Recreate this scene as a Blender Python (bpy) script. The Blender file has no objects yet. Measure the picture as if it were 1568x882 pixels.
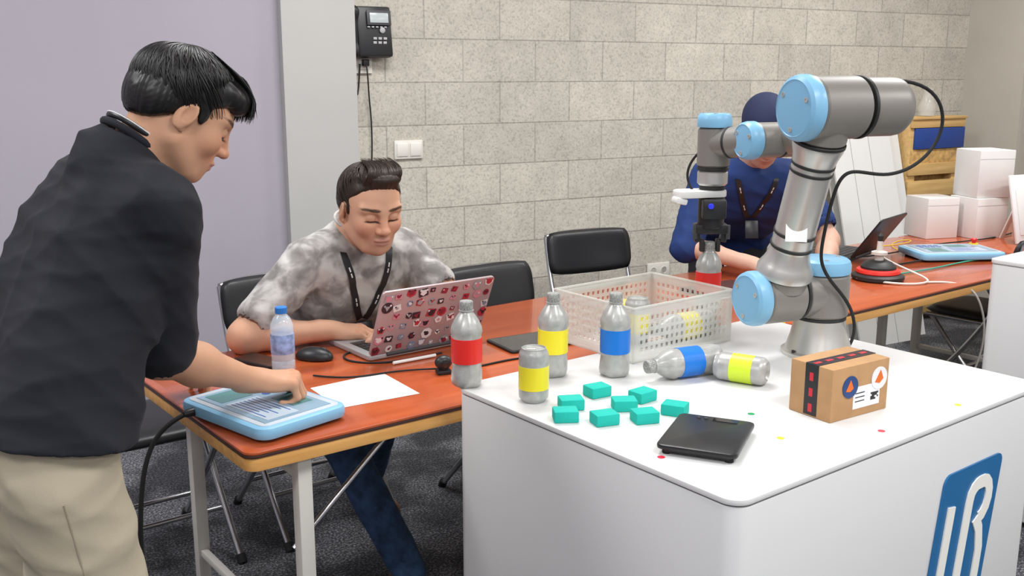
import bpy, bmesh, math, random
import numpy as np
from mathutils import Vector, Matrix
random.seed(7); RN=np.random.RandomState(5)
SC=bpy.context.scene
COL=SC.collection
try:
    SC.view_settings.view_transform='Standard'
    SC.view_settings.look='None'
except Exception: pass
rad=math.radians
# ---------------------------------------------------------------- materials
MATS={}
def mat(name,col,rough=.5,metal=0,bump=0,bscale=50,var=0,vscale=8,spec=.5,trans=0,alpha=1,emit=0,coat=0,sss=0,sheen=0,ior=1.45):
    if name in MATS: return MATS[name]
    m=bpy.data.materials.new(name); m.use_nodes=True; nt=m.node_tree; b=nt.nodes['Principled BSDF']
    c=(*col,1) if len(col)==3 else col
    b.inputs['Base Color'].default_value=c
    b.inputs['Roughness'].default_value=rough; b.inputs['Metallic'].default_value=metal
    b.inputs['Specular IOR Level'].default_value=spec
    b.inputs['IOR'].default_value=ior
    if trans: b.inputs['Transmission Weight'].default_value=trans
    if alpha<1: b.inputs['Alpha'].default_value=alpha
    if coat: b.inputs['Coat Weight'].default_value=coat
    if sheen: b.inputs['Sheen Weight'].default_value=sheen
    if sss:
        b.inputs['Subsurface Weight'].default_value=sss; b.inputs['Subsurface Radius'].default_value=(.012,.005,.003); b.inputs['Subsurface Scale'].default_value=.6
    if emit:
        b.inputs['Emission Color'].default_value=c; b.inputs['Emission Strength'].default_value=emit
    tc=nt.nodes.new('ShaderNodeTexCoord')
    if var:
        n=nt.nodes.new('ShaderNodeTexNoise'); n.inputs['Scale'].default_value=vscale; n.inputs['Detail'].default_value=6
        nt.links.new(tc.outputs['Object'],n.inputs['Vector'])
        r=nt.nodes.new('ShaderNodeMapRange'); r.inputs['From Min'].default_value=.3; r.inputs['From Max'].default_value=.7
        r.inputs['To Min'].default_value=1-var; r.inputs['To Max'].default_value=1+var
        nt.links.new(n.outputs['Fac'],r.inputs['Value'])
        x=nt.nodes.new('ShaderNodeMix'); x.data_type='RGBA'; x.blend_type='MULTIPLY'; x.inputs['Factor'].default_value=1
        x.inputs['A'].default_value=c; nt.links.new(r.outputs['Result'],x.inputs['B'])
        nt.links.new(x.outputs['Result'],b.inputs['Base Color'])
    if bump:
        n=nt.nodes.new('ShaderNodeTexNoise'); n.inputs['Scale'].default_value=bscale; n.inputs['Detail'].default_value=4
        nt.links.new(tc.outputs['Object'],n.inputs['Vector'])
        bp=nt.nodes.new('ShaderNodeBump'); bp.inputs['Strength'].default_value=bump; bp.inputs['Distance'].default_value=.002
        nt.links.new(n.outputs['Fac'],bp.inputs['Height']); nt.links.new(bp.outputs['Normal'],b.inputs['Normal'])
    MATS[name]=m; return m
def ramp(nt,src,stops,interp='LINEAR'):
    r=nt.nodes.new('ShaderNodeValToRGB'); r.color_ramp.interpolation=interp
    e=r.color_ramp.elements
    while len(e)<len(stops): e.new(.5)
    for i,(p,c) in enumerate(stops): e[i].position=p; e[i].color=(*c,1)
    nt.links.new(src,r.inputs['Fac']); return r.outputs['Color']
def M_block():
    m=mat('concrete_block_mat',(.5,.47,.4),.92); nt=m.node_tree; b=nt.nodes['Principled BSDF']
    tc=nt.nodes.new('ShaderNodeTexCoord'); sp=nt.nodes.new('ShaderNodeSeparateXYZ'); nt.links.new(tc.outputs['Object'],sp.inputs[0])
    ad=nt.nodes.new('ShaderNodeMath'); ad.operation='ADD'; ad.inputs[1].default_value=-.09; nt.links.new(sp.outputs['Z'],ad.inputs[0])
    cb=nt.nodes.new('ShaderNodeCombineXYZ'); nt.links.new(sp.outputs['X'],cb.inputs['X']); nt.links.new(ad.outputs[0],cb.inputs['Y'])
    br=nt.nodes.new('ShaderNodeTexBrick'); nt.links.new(cb.outputs[0],br.inputs['Vector'])
    br.inputs['Scale'].default_value=1; br.inputs['Brick Width'].default_value=.4; br.inputs['Row Height'].default_value=.2
    br.inputs['Mortar Size'].default_value=.0045; br.inputs['Mortar Smooth'].default_value=.6; br.inputs['Bias'].default_value=0
    br.inputs['Color1'].default_value=(.58,.545,.47,1); br.inputs['Color2'].default_value=(.50,.47,.41,1); br.inputs['Mortar'].default_value=(.39,.365,.32,1)
    n=nt.nodes.new('ShaderNodeTexNoise'); n.inputs['Scale'].default_value=7; n.inputs['Detail'].default_value=8; n.inputs['Roughness'].default_value=.7
    nt.links.new(tc.outputs['Object'],n.inputs['Vector'])
    c1=ramp(nt,n.outputs['Fac'],[(.3,(.86,.86,.86)),(.7,(1.12,1.12,1.12))])
    n2=nt.nodes.new('ShaderNodeTexNoise'); n2.inputs['Scale'].default_value=100; n2.inputs['Detail'].default_value=3
    nt.links.new(tc.outputs['Object'],n2.inputs['Vector'])
    c2=ramp(nt,n2.outputs['Fac'],[(.33,(.77,.77,.77)),(.46,(.98,.98,.98)),(.68,(1.08,1.08,1.08))])
    x=nt.nodes.new('ShaderNodeMix'); x.data_type='RGBA'; x.blend_type='MULTIPLY'; x.inputs['Factor'].default_value=1
    nt.links.new(br.outputs['Color'],x.inputs['A']); nt.links.new(c1,x.inputs['B'])
    y=nt.nodes.new('ShaderNodeMix'); y.data_type='RGBA'; y.blend_type='MULTIPLY'; y.inputs['Factor'].default_value=1
    nt.links.new(x.outputs['Result'],y.inputs['A']); nt.links.new(c2,y.inputs['B'])
    nt.links.new(y.outputs['Result'],b.inputs['Base Color'])
    bp=nt.nodes.new('ShaderNodeBump'); bp.inputs['Strength'].default_value=.4; bp.inputs['Distance'].default_value=.005
    s=nt.nodes.new('ShaderNodeMath'); s.operation='SUBTRACT'; nt.links.new(n2.outputs['Fac'],s.inputs[0]); nt.links.new(br.outputs['Fac'],s.inputs[1])
    nt.links.new(s.outputs[0],bp.inputs['Height']); nt.links.new(bp.outputs['Normal'],b.inputs['Normal']); return m
def M_carpet():
    m=mat('carpet_mat',(.06,.06,.065),.97); nt=m.node_tree; b=nt.nodes['Principled BSDF']
    tc=nt.nodes.new('ShaderNodeTexCoord')
    n=nt.nodes.new('ShaderNodeTexNoise'); n.inputs['Scale'].default_value=130; n.inputs['Detail'].default_value=4; nt.links.new(tc.outputs['Object'],n.inputs['Vector'])
    w=nt.nodes.new('ShaderNodeTexNoise'); w.inputs['Scale'].default_value=3.2; w.inputs['Detail'].default_value=5; nt.links.new(tc.outputs['Object'],w.inputs['Vector'])
    c=ramp(nt,n.outputs['Fac'],[(.38,(.024,.024,.028)),(.52,(.075,.078,.088)),(.66,(.24,.24,.25))])
    c2=ramp(nt,w.outputs['Fac'],[(.44,(.42,.42,.44)),(.52,(1,1,1)),(.6,(1.5,1.5,1.5))])
    x=nt.nodes.new('ShaderNodeMix'); x.data_type='RGBA'; x.blend_type='MULTIPLY'; x.inputs['Factor'].default_value=1
    nt.links.new(c,x.inputs['A']); nt.links.new(c2,x.inputs['B']); nt.links.new(x.outputs['Result'],b.inputs['Base Color'])
    bp=nt.nodes.new('ShaderNodeBump'); bp.inputs['Strength'].default_value=.6; bp.inputs['Distance'].default_value=.004
    nt.links.new(n.outputs['Fac'],bp.inputs['Height']); nt.links.new(bp.outputs['Normal'],b.inputs['Normal']); return m
def M_grain(name,c1,c2,rough,sx=1.2,sy=22,coat=0):
    m=mat(name,c1,rough,coat=coat); nt=m.node_tree; b=nt.nodes['Principled BSDF']
    tc=nt.nodes.new('ShaderNodeTexCoord'); mp=nt.nodes.new('ShaderNodeMapping'); mp.inputs['Scale'].default_value=(sx,sy,sy)
    nt.links.new(tc.outputs['Object'],mp.inputs[0])
    n=nt.nodes.new('ShaderNodeTexNoise'); n.inputs['Scale'].default_value=2; n.inputs['Detail'].default_value=6; nt.links.new(mp.outputs[0],n.inputs['Vector'])
    nt.links.new(ramp(nt,n.outputs['Fac'],[(.3,c1),(.7,c2)]),b.inputs['Base Color']); return m
def M_tiedye():
    m=mat('tie_dye_cotton',(.6,.58,.55),.9); nt=m.node_tree; b=nt.nodes['Principled BSDF']
    tc=nt.nodes.new('ShaderNodeTexCoord')
    n=nt.nodes.new('ShaderNodeTexNoise'); n.inputs['Scale'].default_value=15; n.inputs['Detail'].default_value=3; n.inputs['Distortion'].default_value=.3
    nt.links.new(tc.outputs['Object'],n.inputs['Vector'])
    nt.links.new(ramp(nt,n.outputs['Fac'],[(.37,(.19,.18,.17)),(.46,(.28,.265,.255)),(.53,(.41,.395,.38)),(.61,(.52,.505,.485))]),b.inputs['Base Color']); return m
def M_skin(name):
    m=mat(name,(.6,.36,.25),.55,sss=.12,bump=.12,bscale=260,spec=.3); nt=m.node_tree; b=nt.nodes['Principled BSDF']
    a=nt.nodes.new('ShaderNodeAttribute'); a.attribute_name='Col'; nt.links.new(a.outputs['Color'],b.inputs['Base Color']); return m
def M_denim():
    return mat('denim',(.030,.068,.145),.9,var=.45,vscale=30,bump=.3,bscale=400)
white=mat('white_laminate',(.71,.71,.705),.32)
black=mat('black_plastic',(.015,.015,.017),.4)
rubber=mat('black_rubber',(.012,.012,.012),.75)
steel=mat('steel_tube',(.55,.55,.56),.28,metal=1)
darkgrey=mat('dark_grey_plastic',(.05,.05,.055),.5)
# ---------------------------------------------------------------- object helpers
def link(o,parent=None):
    COL.objects.link(o)
    if parent is not None: o.parent=parent
    return o
def group(name,loc=(0,0,0),rz=0,rot=None):
    e=bpy.data.objects.new(name,None); e.empty_display_size=.05; COL.objects.link(e); e.location=loc
    e.rotation_euler=rot if rot else (0,0,rz); return e
def mesh_obj(name,verts,faces,m,parent=None,smooth=None,mats=None,midx=None):
    me=bpy.data.meshes.new(name); me.from_pydata([tuple(v) for v in verts],[],[tuple(f) for f in faces]); me.update()
    for mm in (mats or [m]): me.materials.append(mm)
    if midx is not None: me.polygons.foreach_set('material_index',midx)
    if smooth is not None:
        me.shade_smooth()
        if smooth<180: me.set_sharp_from_angle(angle=rad(smooth))
    return link(bpy.data.objects.new(name,me),parent)
def bm_obj(name,bm,m,parent=None,smooth=35,mats=None):
    me=bpy.data.meshes.new(name); bm.to_mesh(me); bm.free()
    for mm in (mats or [m]): me.materials.append(mm)
    me.shade_smooth(); me.set_sharp_from_angle(angle=rad(smooth))
    return link(bpy.data.objects.new(name,me),parent)
def box(name,parent,loc,size,m,bev=.002,rot=(0,0,0),seg=2):
    bm=bmesh.new(); bmesh.ops.create_cube(bm,size=1); bmesh.ops.scale(bm,vec=size,verts=bm.verts)
    if bev: bmesh.ops.bevel(bm,geom=bm.edges[:]+bm.verts[:],offset=min(bev,min(size)*.48),segments=seg,profile=.5,affect='EDGES')
    o=bm_obj(name,bm,m,parent,smooth=30); o.location=loc; o.rotation_euler=rot; return o
def rbox(name,parent,loc,size,m,r=.02,bev=.003,rot=(0,0,0),n=6):
    """box with rounded vertical corners"""
    sx,sy,sz=size[0]/2,size[1]/2,size[2]/2; pts=[]
    for cx,cy,a0 in ((sx-r,sy-r,0),(-sx+r,sy-r,90),(-sx+r,-sy+r,180),(sx-r,-sy+r,270)):
        for i in range(n+1):
            a=rad(a0+90*i/n); pts.append((cx+r*math.cos(a),cy+r*math.sin(a)))
    bm=bmesh.new(); f=bm.faces.new([bm.verts.new((x,y,-sz)) for x,y in pts])
    g=bmesh.ops.extrude_face_region(bm,geom=[f]); vs=[v for v in g['geom'] if isinstance(v,bmesh.types.BMVert)]
    bmesh.ops.translate(bm,verts=vs,vec=(0,0,2*sz)); bmesh.ops.recalc_face_normals(bm,faces=bm.faces)
    if bev:
        es=[e for e in bm.edges if abs(e.verts[0].co.z-e.verts[1].co.z)<1e-6]
        bmesh.ops.bevel(bm,geom=es,offset=bev,segments=2,profile=.5,affect='EDGES')
    o=bm_obj(name,bm,m,parent,smooth=40); o.location=loc; o.rotation_euler=rot; return o
def frame(axis):
    z=Vector(axis).normalized(); x=Vector((0,0,1)).cross(z)
    if x.length<1e-4: x=Vector((1,0,0))
    x.normalize(); y=z.cross(x); return x,y,z
def lathe(name,parent,o,axis,prof,m,seg=40,smooth=35,rmod=None,mats=None,mz=None):
    x,y,z=frame(axis); o=Vector(o); vs=[]; fs=[]; mi=[]
    for r,h in prof:
        for i in range(seg):
            a=2*math.pi*i/seg; rr=r*(rmod(a,h) if rmod else 1)
            vs.append(o+x*(rr*math.cos(a))+y*(rr*math.sin(a))+z*h)
    for j in range(len(prof)-1):
        for i in range(seg):
            k=(i+1)%seg; fs.append((j*seg+i,j*seg+k,(j+1)*seg+k,(j+1)*seg+i)); mi.append(mz[j] if mz else 0)
    n0=len(prof)-1
    fs.append(tuple(range(seg-1,-1,-1))); mi.append(mz[0] if mz else 0)
    fs.append(tuple(n0*seg+i for i in range(seg))); mi.append(mz[-1] if mz else 0)
    return mesh_obj(name,vs,fs,m,parent,smooth,mats,mi)
def cyl(name,parent,p0,p1,r,m,r2=None,seg=24,bev=None):
    p0=Vector(p0);p1=Vector(p1); L=(p1-p0).length; r2=r if r2 is None else r2
    b=min(r,r2,L/2)*.12 if bev is None else bev
    return lathe(name,parent,p0,p1-p0,[(r-b,0),(r,b),(r2,L-b),(r2-b,L)],m,seg)
def tube(name,parent,pts,r,m,cyc=False,nurbs=True,res=3,radii=None):
    cu=bpy.data.curves.new(name,'CURVE'); cu.dimensions='3D'; cu.bevel_depth=r; cu.bevel_resolution=res; cu.use_fill_caps=True
    s=cu.splines.new('NURBS' if nurbs else 'POLY'); s.points.add(len(pts)-1)
    for i,p in enumerate(pts): s.points[i].co=(*p,1); s.points[i].radius=radii[i] if radii else 1
    s.use_cyclic_u=cyc
    if nurbs: s.order_u=4 if len(pts)>3 else len(pts); s.use_endpoint_u=not cyc; s.resolution_u=8
    cu.materials.append(m); return link(bpy.data.objects.new(name,cu),parent)
def pad(name,parent,loc,w,h,t,m,bend=0,rot=(0,0,0),n=14,p=5):
    """cushion in local YZ plane (w along Y, h along Z, thickness X), bent"""
    vs=[];fs=[]
    def sq(u,v):
        return u*math.sqrt(1-.18*v**4), v*math.sqrt(1-.18*u**4)
    for s in (1,-1):
        for i in range(n+1):
            for j in range(n+1):
                u=-1+2*i/n; v=-1+2*j/n; a,b=sq(u,v)
                th=t/2*max(0,(1-abs(u)**8))**.5*max(0,(1-abs(v)**8))**.5
                vs.append((s*th+bend*(a*w/2)**2,a*w/2,b*h/2))
    N=(n+1)*(n+1)
    for s in (0,1):
        for i in range(n):
            for j in range(n):
                q=[s*N+i*(n+1)+j,s*N+(i+1)*(n+1)+j,s*N+(i+1)*(n+1)+j+1,s*N+i*(n+1)+j+1]
                fs.append(q if s==0 else q[::-1])
    o=mesh_obj(name,vs,fs,m,parent,180)
    bm=bmesh.new(); bm.from_mesh(o.data); bmesh.ops.remove_doubles(bm,verts=bm.verts,dist=1e-5); bmesh.ops.recalc_face_normals(bm,faces=bm.faces); bm.to_mesh(o.data); bm.free(); o.data.shade_smooth()
    o.location=loc; o.rotation_euler=rot; return o
# ---------------------------------------------------------------- SDF modelling
def A(*v): return np.array(v,dtype=np.float64)
def nrm(v): v=np.array(v,float); return v/np.linalg.norm(v)
def smin(a,b,k):
    h=np.maximum(k-np.abs(a-b),0)/k; return np.minimum(a,b)-h*h*k*.25
class S:
    def __init__(s): s.ops=[]; s.lo=np.full(3,1e9); s.hi=np.full(3,-1e9)
    def _add(s,kind,lo,hi,data,k,op):
        s.ops.append((kind,lo,hi,data,k,op))
        if op=='u': s.lo=np.minimum(s.lo,lo); s.hi=np.maximum(s.hi,hi)
    def cap(s,a,b,ra,rb=None,k=.02,op='u',sq=None):
        a=np.array(a,float);b=np.array(b,float); rb=ra if rb is None else rb; R=max(ra,rb)*(max(1,sq[1]) if sq else 1)
        s._add('c',np.minimum(a,b)-R,np.maximum(a,b)+R,(a,b,ra,rb,sq),k,op); return s
    def ell(s,c,r,k=.02,op='u',R=None):
        c=np.array(c,float); r=np.array(r,float); m=max(r)
        s._add('e',c-m,c+m,(c,r,R),k,op); return s
    def cut(s,p,n,k=.004): s.ops.append(('p',None,None,(np.array(p,float),nrm(n)),k,'i')); return s
    def fn(s,f): s.ops.append(('f',None,None,f,0,'f')); return s
    @staticmethod
    def dist(kind,data,P):
        if kind=='c':
            a,b,ra,rb,sq=data; ba=b-a; L=max(ba@ba,1e-12); q=P-a; t=np.clip((q@ba)/L,0,1); q=q-t[...,None]*ba
            if sq is not None:
                n=nrm(sq[0]); q=q+((1/sq[1]-1)*(q@n))[...,None]*n
            return np.sqrt((q*q).sum(-1))-(ra+(rb-ra)*t)
        if kind=='e':
            c,r,R=data; q=P-c
            if R is not None: q=q@R
            k0=np.sqrt(((q/r)**2).sum(-1)); k1=np.sqrt(((q/(r*r))**2).sum(-1)); return k0*(k0-1)/np.maximum(k1,1e-6)
        if kind=='p': return (P-data[0])@data[1]
    def value(s,P):
        P=np.atleast_2d(P).astype(float); d=np.full(len(P),1e3)
        for kind,lo,hi,data,k,op in s.ops:
            if op=='f': d=d+data(P); continue
            di=s.dist(kind,data,P)
            d=smin(d,di,k) if op=='u' else (-smin(-d,di,k) if op=='s' else -smin(-d,-di,k))
        return d
    def mesh(s,name,parent,m,h=.006,M=None,col=None,paint=(),sm=1,extra=.0):
        lo=s.lo-h*3-extra; hi=s.hi+h*3+extra; nn=np.ceil((hi-lo)/h).astype(int)+1
        ax=[lo[i]+h*np.arange(nn[i]) for i in range(3)]; D=np.full(nn,.2,dtype=np.float32)
        for kind,l,u,data,k,op in s.ops:
            if op=='f':
                msk=np.nonzero(np.abs(D)<.03)
                if len(msk[0]):
                    P=np.stack([ax[i][msk[i]] for i in range(3)],-1); D[msk]+=data(P).astype(np.float32)
                continue
            if kind=='p': sl=(slice(None),)*3
            else:
                g=k+h*4+.012; i0=np.clip(np.floor((l-g-lo)/h).astype(int),0,nn-1); i1=np.clip(np.ceil((u+g-lo)/h).astype(int)+1,1,nn)
                if (i1<=i0).any(): continue
                sl=tuple(slice(i0[i],i1[i]) for i in range(3))
            P=np.stack(np.meshgrid(ax[0][sl[0]],ax[1][sl[1]],ax[2][sl[2]],indexing='ij'),-1)
            di=s.dist(kind,data,P).astype(np.float32); d=D[sl]
            D[sl]=smin(d,di,k) if op=='u' else (-smin(-d,di,k) if op=='s' else -smin(-d,-di,k))
        D[0]=D[-1]=.2; D[:,0]=D[:,-1]=.2; D[:,:,0]=D[:,:,-1]=.2
        I=D<0
        n8=np.zeros(np.array(D.shape)-1,dtype=np.int8)
        off=[(i,j,k) for i in (0,1) for j in (0,1) for k in (0,1)]
        def sub(Ar,o): return Ar[o[0]:Ar.shape[0]-1+o[0],o[1]:Ar.shape[1]-1+o[1],o[2]:Ar.shape[2]-1+o[2]]
        for o in off: n8+=sub(I,o)
        act=(n8>0)&(n8<8); ci=np.stack(np.nonzero(act),-1); idx=np.full(act.shape,-1,dtype=np.int64); idx[act]=np.arange(len(ci))
        acc=np.zeros((len(ci),3)); cnt=np.zeros(len(ci))
        for o0 in off:
            for d3 in range(3):
                if o0[d3]: continue
                o1=list(o0); o1[d3]=1
                f0=D[tuple((ci+o0).T)]; f1=D[tuple((ci+o1).T)]; mm=(f0<0)!=(f1<0)
                t=np.where(mm,f0/np.where(mm,f0-f1,1),0); pos=np.tile(np.array(o0,float),(len(ci),1)); pos[:,d3]+=t
                acc+=mm[:,None]*pos; cnt+=mm
        V=(ci+acc/cnt[:,None])*h+lo
        F=[]
        for d3 in range(3):
            e,f=(d3+1)%3,(d3+2)%3
            a0=[slice(None)]*3; a1=[slice(None)]*3; a0[d3]=slice(0,-1); a1[d3]=slice(1,None)
            X=np.nonzero(I[tuple(a0)]!=I[tuple(a1)]); c=np.stack(X,-1); ins=I[tuple(c.T)]
            def cell(de,df):
                q=c.copy(); q[:,e]-=de; q[:,f]-=df; return idx[tuple(q.T)]
            Q=np.stack([cell(1,1),cell(0,1),cell(0,0),cell(1,0)],-1); Q[~ins]=Q[~ins][:,::-1]; F.append(Q)
        F=np.concatenate(F); W=V
        cols=None
        if col is not None:
            cols=np.tile(np.array([*col,1.0]),(len(V),1))
            for c,r,cc,st,soft in paint:
                k0=np.sqrt((((V-np.array(c))/np.array(r))**2).sum(-1)); w=np.clip((1+soft-k0)/max(soft,1e-3),0,1); w=w*w*(3-2*w)*st
                cols[:,:3]=cols[:,:3]*(1-w[:,None])+np.array(cc)*w[:,None]
        if M is not None:
            Mn=np.array(M); W=V@Mn[:3,:3].T+Mn[:3,3]
        me=bpy.data.meshes.new(name); me.vertices.add(len(W)); me.vertices.foreach_set('co',W.astype(np.float32).ravel())
        me.loops.add(F.size); me.loops.foreach_set('vertex_index',F.astype(np.int32).ravel())
        me.polygons.add(len(F)); me.polygons.foreach_set('loop_start',np.arange(0,F.size,4,dtype=np.int32)); me.update(calc_edges=True); me.validate()
        me.materials.append(m)
        if cols is not None:
            at=me.color_attributes.new('Col','FLOAT_COLOR','POINT'); at.data.foreach_set('color',cols.astype(np.float32).ravel())
        me.shade_smooth(); o=link(bpy.data.objects.new(name,me),parent)
        if sm:
            md=o.modifiers.new('relax','SMOOTH'); md.factor=.5; md.iterations=sm
        return o
def folds(amp,freq,seed,n=4,dirs=None,sharp=True):
    r=np.random.RandomState(seed); K=[];Lw=[];ph=[]
    for i in range(n):
        d=nrm(r.randn(3)) if dirs is None else nrm(np.array(dirs[i%len(dirs)])+.25*r.randn(3))
        K.append(d*freq*(.7+.6*r.rand())); Lw.append(nrm(r.randn(3))*freq*.45); ph.append(r.rand(2)*6.28)
    def f(P):
        o=0
        for k,l,p in zip(K,Lw,ph):
            s=np.sin(P@k+p[0]+1.6*np.sin(P@l+p[1])); o=o+((1-np.abs(s))**1.6 if sharp else .5+.5*s)
        return -amp*(o/n-.35)*1.5
    return f
def basis(fwd,up):
    x=nrm(fwd); z=np.array(up,float); z=nrm(z-(z@x)*x); y=np.cross(z,x); return x,y,z
def mat4(o,fwd,up,sc=1):
    x,y,z=basis(fwd,up); M=np.eye(4); M[:3,0]=x*sc;M[:3,1]=y*sc;M[:3,2]=z*sc;M[:3,3]=o; return M
def inv(M,p): 
    return (np.linalg.inv(M)@np.array([*p,1.0]))[:3]
def tw(M,p): return M[:3,:3]@np.array(p,float)+M[:3,3]
# ---------------------------------------------------------------- people parts
def arm(name,parent,skinm,col,sh,el,wr,hdir,dorsal,side,curl=(25,30,20),curls=None,thumb=(0,0,0),hs=1.0,fr=1.0,h=.0028):
    """side=+1 right hand (thumb +Y local), -1 left"""
    M=mat4(wr,hdir,dorsal,hs); L=lambda p: inv(M,p)
    s=S(); E=L(el); SH=L(sh); W=A(0,0,0)
    mid=E*.62+W*.38
    up=SH*.45+E*.55
    s.cap(up,E,.046*fr/hs,.040*fr/hs,k=.02)
    s.cap(E,mid,.041*fr/hs,.038*fr/hs,k=.03); s.cap(mid,W,.038*fr/hs,.0255/hs,k=.03)
    s.cap(W+A(-.03,0,0),A(.02,0,0),.026,.024,k=.02,sq=((0,1,0),1.15))
    mcp=[A(.094,.027*side,.004),A(.097,.008*side,.007),A(.091,-.012*side,.005),A(.082,-.030*side,.0)]
    base=[A(.012,.012*side,0),A(.012,.005*side,.002),A(.012,-.005*side,.002),A(.012,-.013*side,0)]
    for a,b in zip(base,mcp): s.cap(a,b,.0155,.0115,k=.014)
    s.ell((.045,.02*side,-.01),(.035,.018,.014),k=.012); s.ell((.045,-.022*side,-.009),(.035,.014,.012),k=.012)
    lens=[(.043,.026,.022),(.047,.030,.023),(.044,.028,.023),(.034,.021,.020)]; spread=[7,1,-5,-13]
    nails=[]
    for i in range(4):
        cc=curls[i] if curls else curl; p=mcp[i]; ang=0; sp=rad(spread[i])*side; rr=[.0105,.0092,.0084,.0074]
        sc=[1,1,.97,.86][i]
        for j in range(3):
            ang+=rad(cc[j]); d=A(math.cos(ang)*math.cos(sp),math.cos(ang)*math.sin(sp),-math.sin(ang)); q=p+d*lens[i][j]
            s.cap(p,q,rr[j]*sc,rr[j+1]*sc,k=.0045 if j else .007)
            if j==2:
                nn=A(math.sin(ang)*math.cos(sp),math.sin(ang)*math.sin(sp),math.cos(ang)); nails.append((p+d*lens[i][j]*.75+nn*.0065,d,nn))
            p=q
    tx,ty,tz=thumb
    t0=A(.022,.020*side,-.006); t1=A(.054,(.045+ty)*side,-.014+tz); t2=t1+A(.028+tx*.5,(.013+ty*.3)*side,-.006+tz*.5); t3=t2+A(.024+tx*.6,(.003-ty*.3)*side,-.006+tz*.6)
    s.cap(t0,t1,.0165,.0125,k=.014); s.cap(t1,t2,.0120,.0108,k=.006); s.cap(t2,t3,.0105,.0085,k=.005)
    paint=[(q,(.006,.006,.005),(min(1,col[0]*1.18),col[1]*1.1,col[2]*1.12),.8,.3) for q,_,_ in nails]
    for q in mcp: paint.append((q+A(0,0,.012),(.011,.009,.008),(col[0]*.92,col[1]*.78,col[2]*.72),.6,.6))
    return s.mesh(name,parent,skinm,h=h/hs,M=M,col=col,paint=paint,sm=1)
def head(parent,skinm,col,M,neckw,neckr=.054,browc=(.03,.02,.015),lip=(.50,.24,.2),stub=None,h=.0026,wide=1.0,jaw=1.0):
    s=S(); w=wide
    s.ell((-.012,0,.032),(.100,.078*w,.090),k=.02)
    s.ell((.032,0,-.022),(.060,.061*w,.082),k=.03)
    for y in (1,-1):
        s.cap((-.002,y*.056*w*jaw,-.052),(.052,y*.026*w*jaw,-.093),.018,.016,k=.03)
        s.ell((.058,y*.042*w,-.022),(.024,.021,.022),k=.022)
        s.cap((.081,y*.014,.027),(.066,y*.050*w,.029),.0105,.009,k=.016)
    s.ell((.070,0,-.092),(.022,.022,.019),k=.022)
    s.ell((.074,0,-.060),(.021,.027,.024),k=.02)
    for y in (1,-1): s.ell((.090,y*.032,.006),(.017,.019,.0125),k=.014,op='s')
    for y in (1,-1):
        s.ell((.0735,y*.0315,.006),(.0145,.0165,.0135),k=.004)
    s.cap((.084,0,.022),(.105,0,-.022),.0085,.0105,k=.012)
    s.ell((.108,0,-.0265),(.0115,.0105,.0095),k=.008)
    for y in (1,-1): s.ell((.0965,y*.0125,-.029),(.0125,.0085,.0085),k=.006)
    s.ell((.092,0,-.0555),(.011,.022,.0058),k=.006); s.ell((.0895,0,-.0665),(.0105,.0185,.0072),k=.005)
    s.cap((.1025,-.015,-.0608),(.1025,.015,-.0608),.0018,k=.004,op='s')
    for y in (1,-1): s.ell((.103,y*.0065,-.0365),(.004,.0035,.004),k=.003,op='s')
    for y in (1,-1):
        c,sn=math.cos(rad(18)),math.sin(rad(18))
        R=np.array([[c,0,-sn],[0,1,0],[sn,0,c]]).T@np.array([[math.cos(y*.35),-math.sin(y*.35),0],[math.sin(y*.35),math.cos(y*.35),0],[0,0,1]])
        s.ell((-.010,y*.081*w,-.004),(.0185,.0075,.031),k=.006,R=R)
        s.ell((-.006,y*.088*w,.002),(.0105,.006,.019),k=.005,op='s',R=R)
        s.ell((-.004,y*.080*w,-.012),(.005,.005,.007),k=.004)
        s.ell((-.006,y*.079*w,-.029),(.008,.005,.008),k=.005)
    if True:
        a=A(-.030,0,-.045); n=inv(M,neckw); s.cap(a,n,neckr*.98,neckr*1.06,k=.035)
        s.cap((.03,0,-.085),n*.75+A(.02,0,-.08)*.25+A(.01,0,0),.022,.03,k=.03)
    P=[]
    dk=lambda f:(col[0]*f,col[1]*f*.93,col[2]*f*.9)
    P.append(((.075,0,-.03),(.04,.06,.03),(min(1,col[0]*1.08),col[1]*.86,col[2]*.82),.5,.6))
    if stub:
        P.append(((.07,0,-.075),(.05,.055,.03),(col[0]*.6,col[1]*.62,col[2]*.66),stub,.5)); P.append(((.1,0,-.046),(.02,.026,.007),(col[0]*.5,col[1]*.5,col[2]*.55),stub,.5))
    P.append(((.093,0,-.0612),(.02,.0215,.0105),lip,.85,.25)); P.append(((.101,0,-.0608),(.009,.019,.0012),dk(.45),.7,.8))
    for y in (1,-1):
        P.append(((.088,y*.0315,-.0035),(.013,.0165,.0022),(.02,.012,.01),.95,.9))
        P.append(((.086,y*.033,.014),(.014,.018,.006),dk(.78),.5,.8))
        P.append(((.080,y*.026,.031),(.022,.014,.0042),browc,.9,.5)); P.append(((.070,y*.045,.032),(.022,.013,.0034),browc,.85,.6))
        P.append(((.104,y*.0066,-.037),(.0045,.0042,.004),dk(.2),.95,.4))
        P.append(((-.008,y*.088*w,0),(.011,.006,.018),dk(.7),.5,.6))
    return s.mesh('head',parent,skinm,h=h,M=M,col=col,paint=P,sm=1),s
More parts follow.
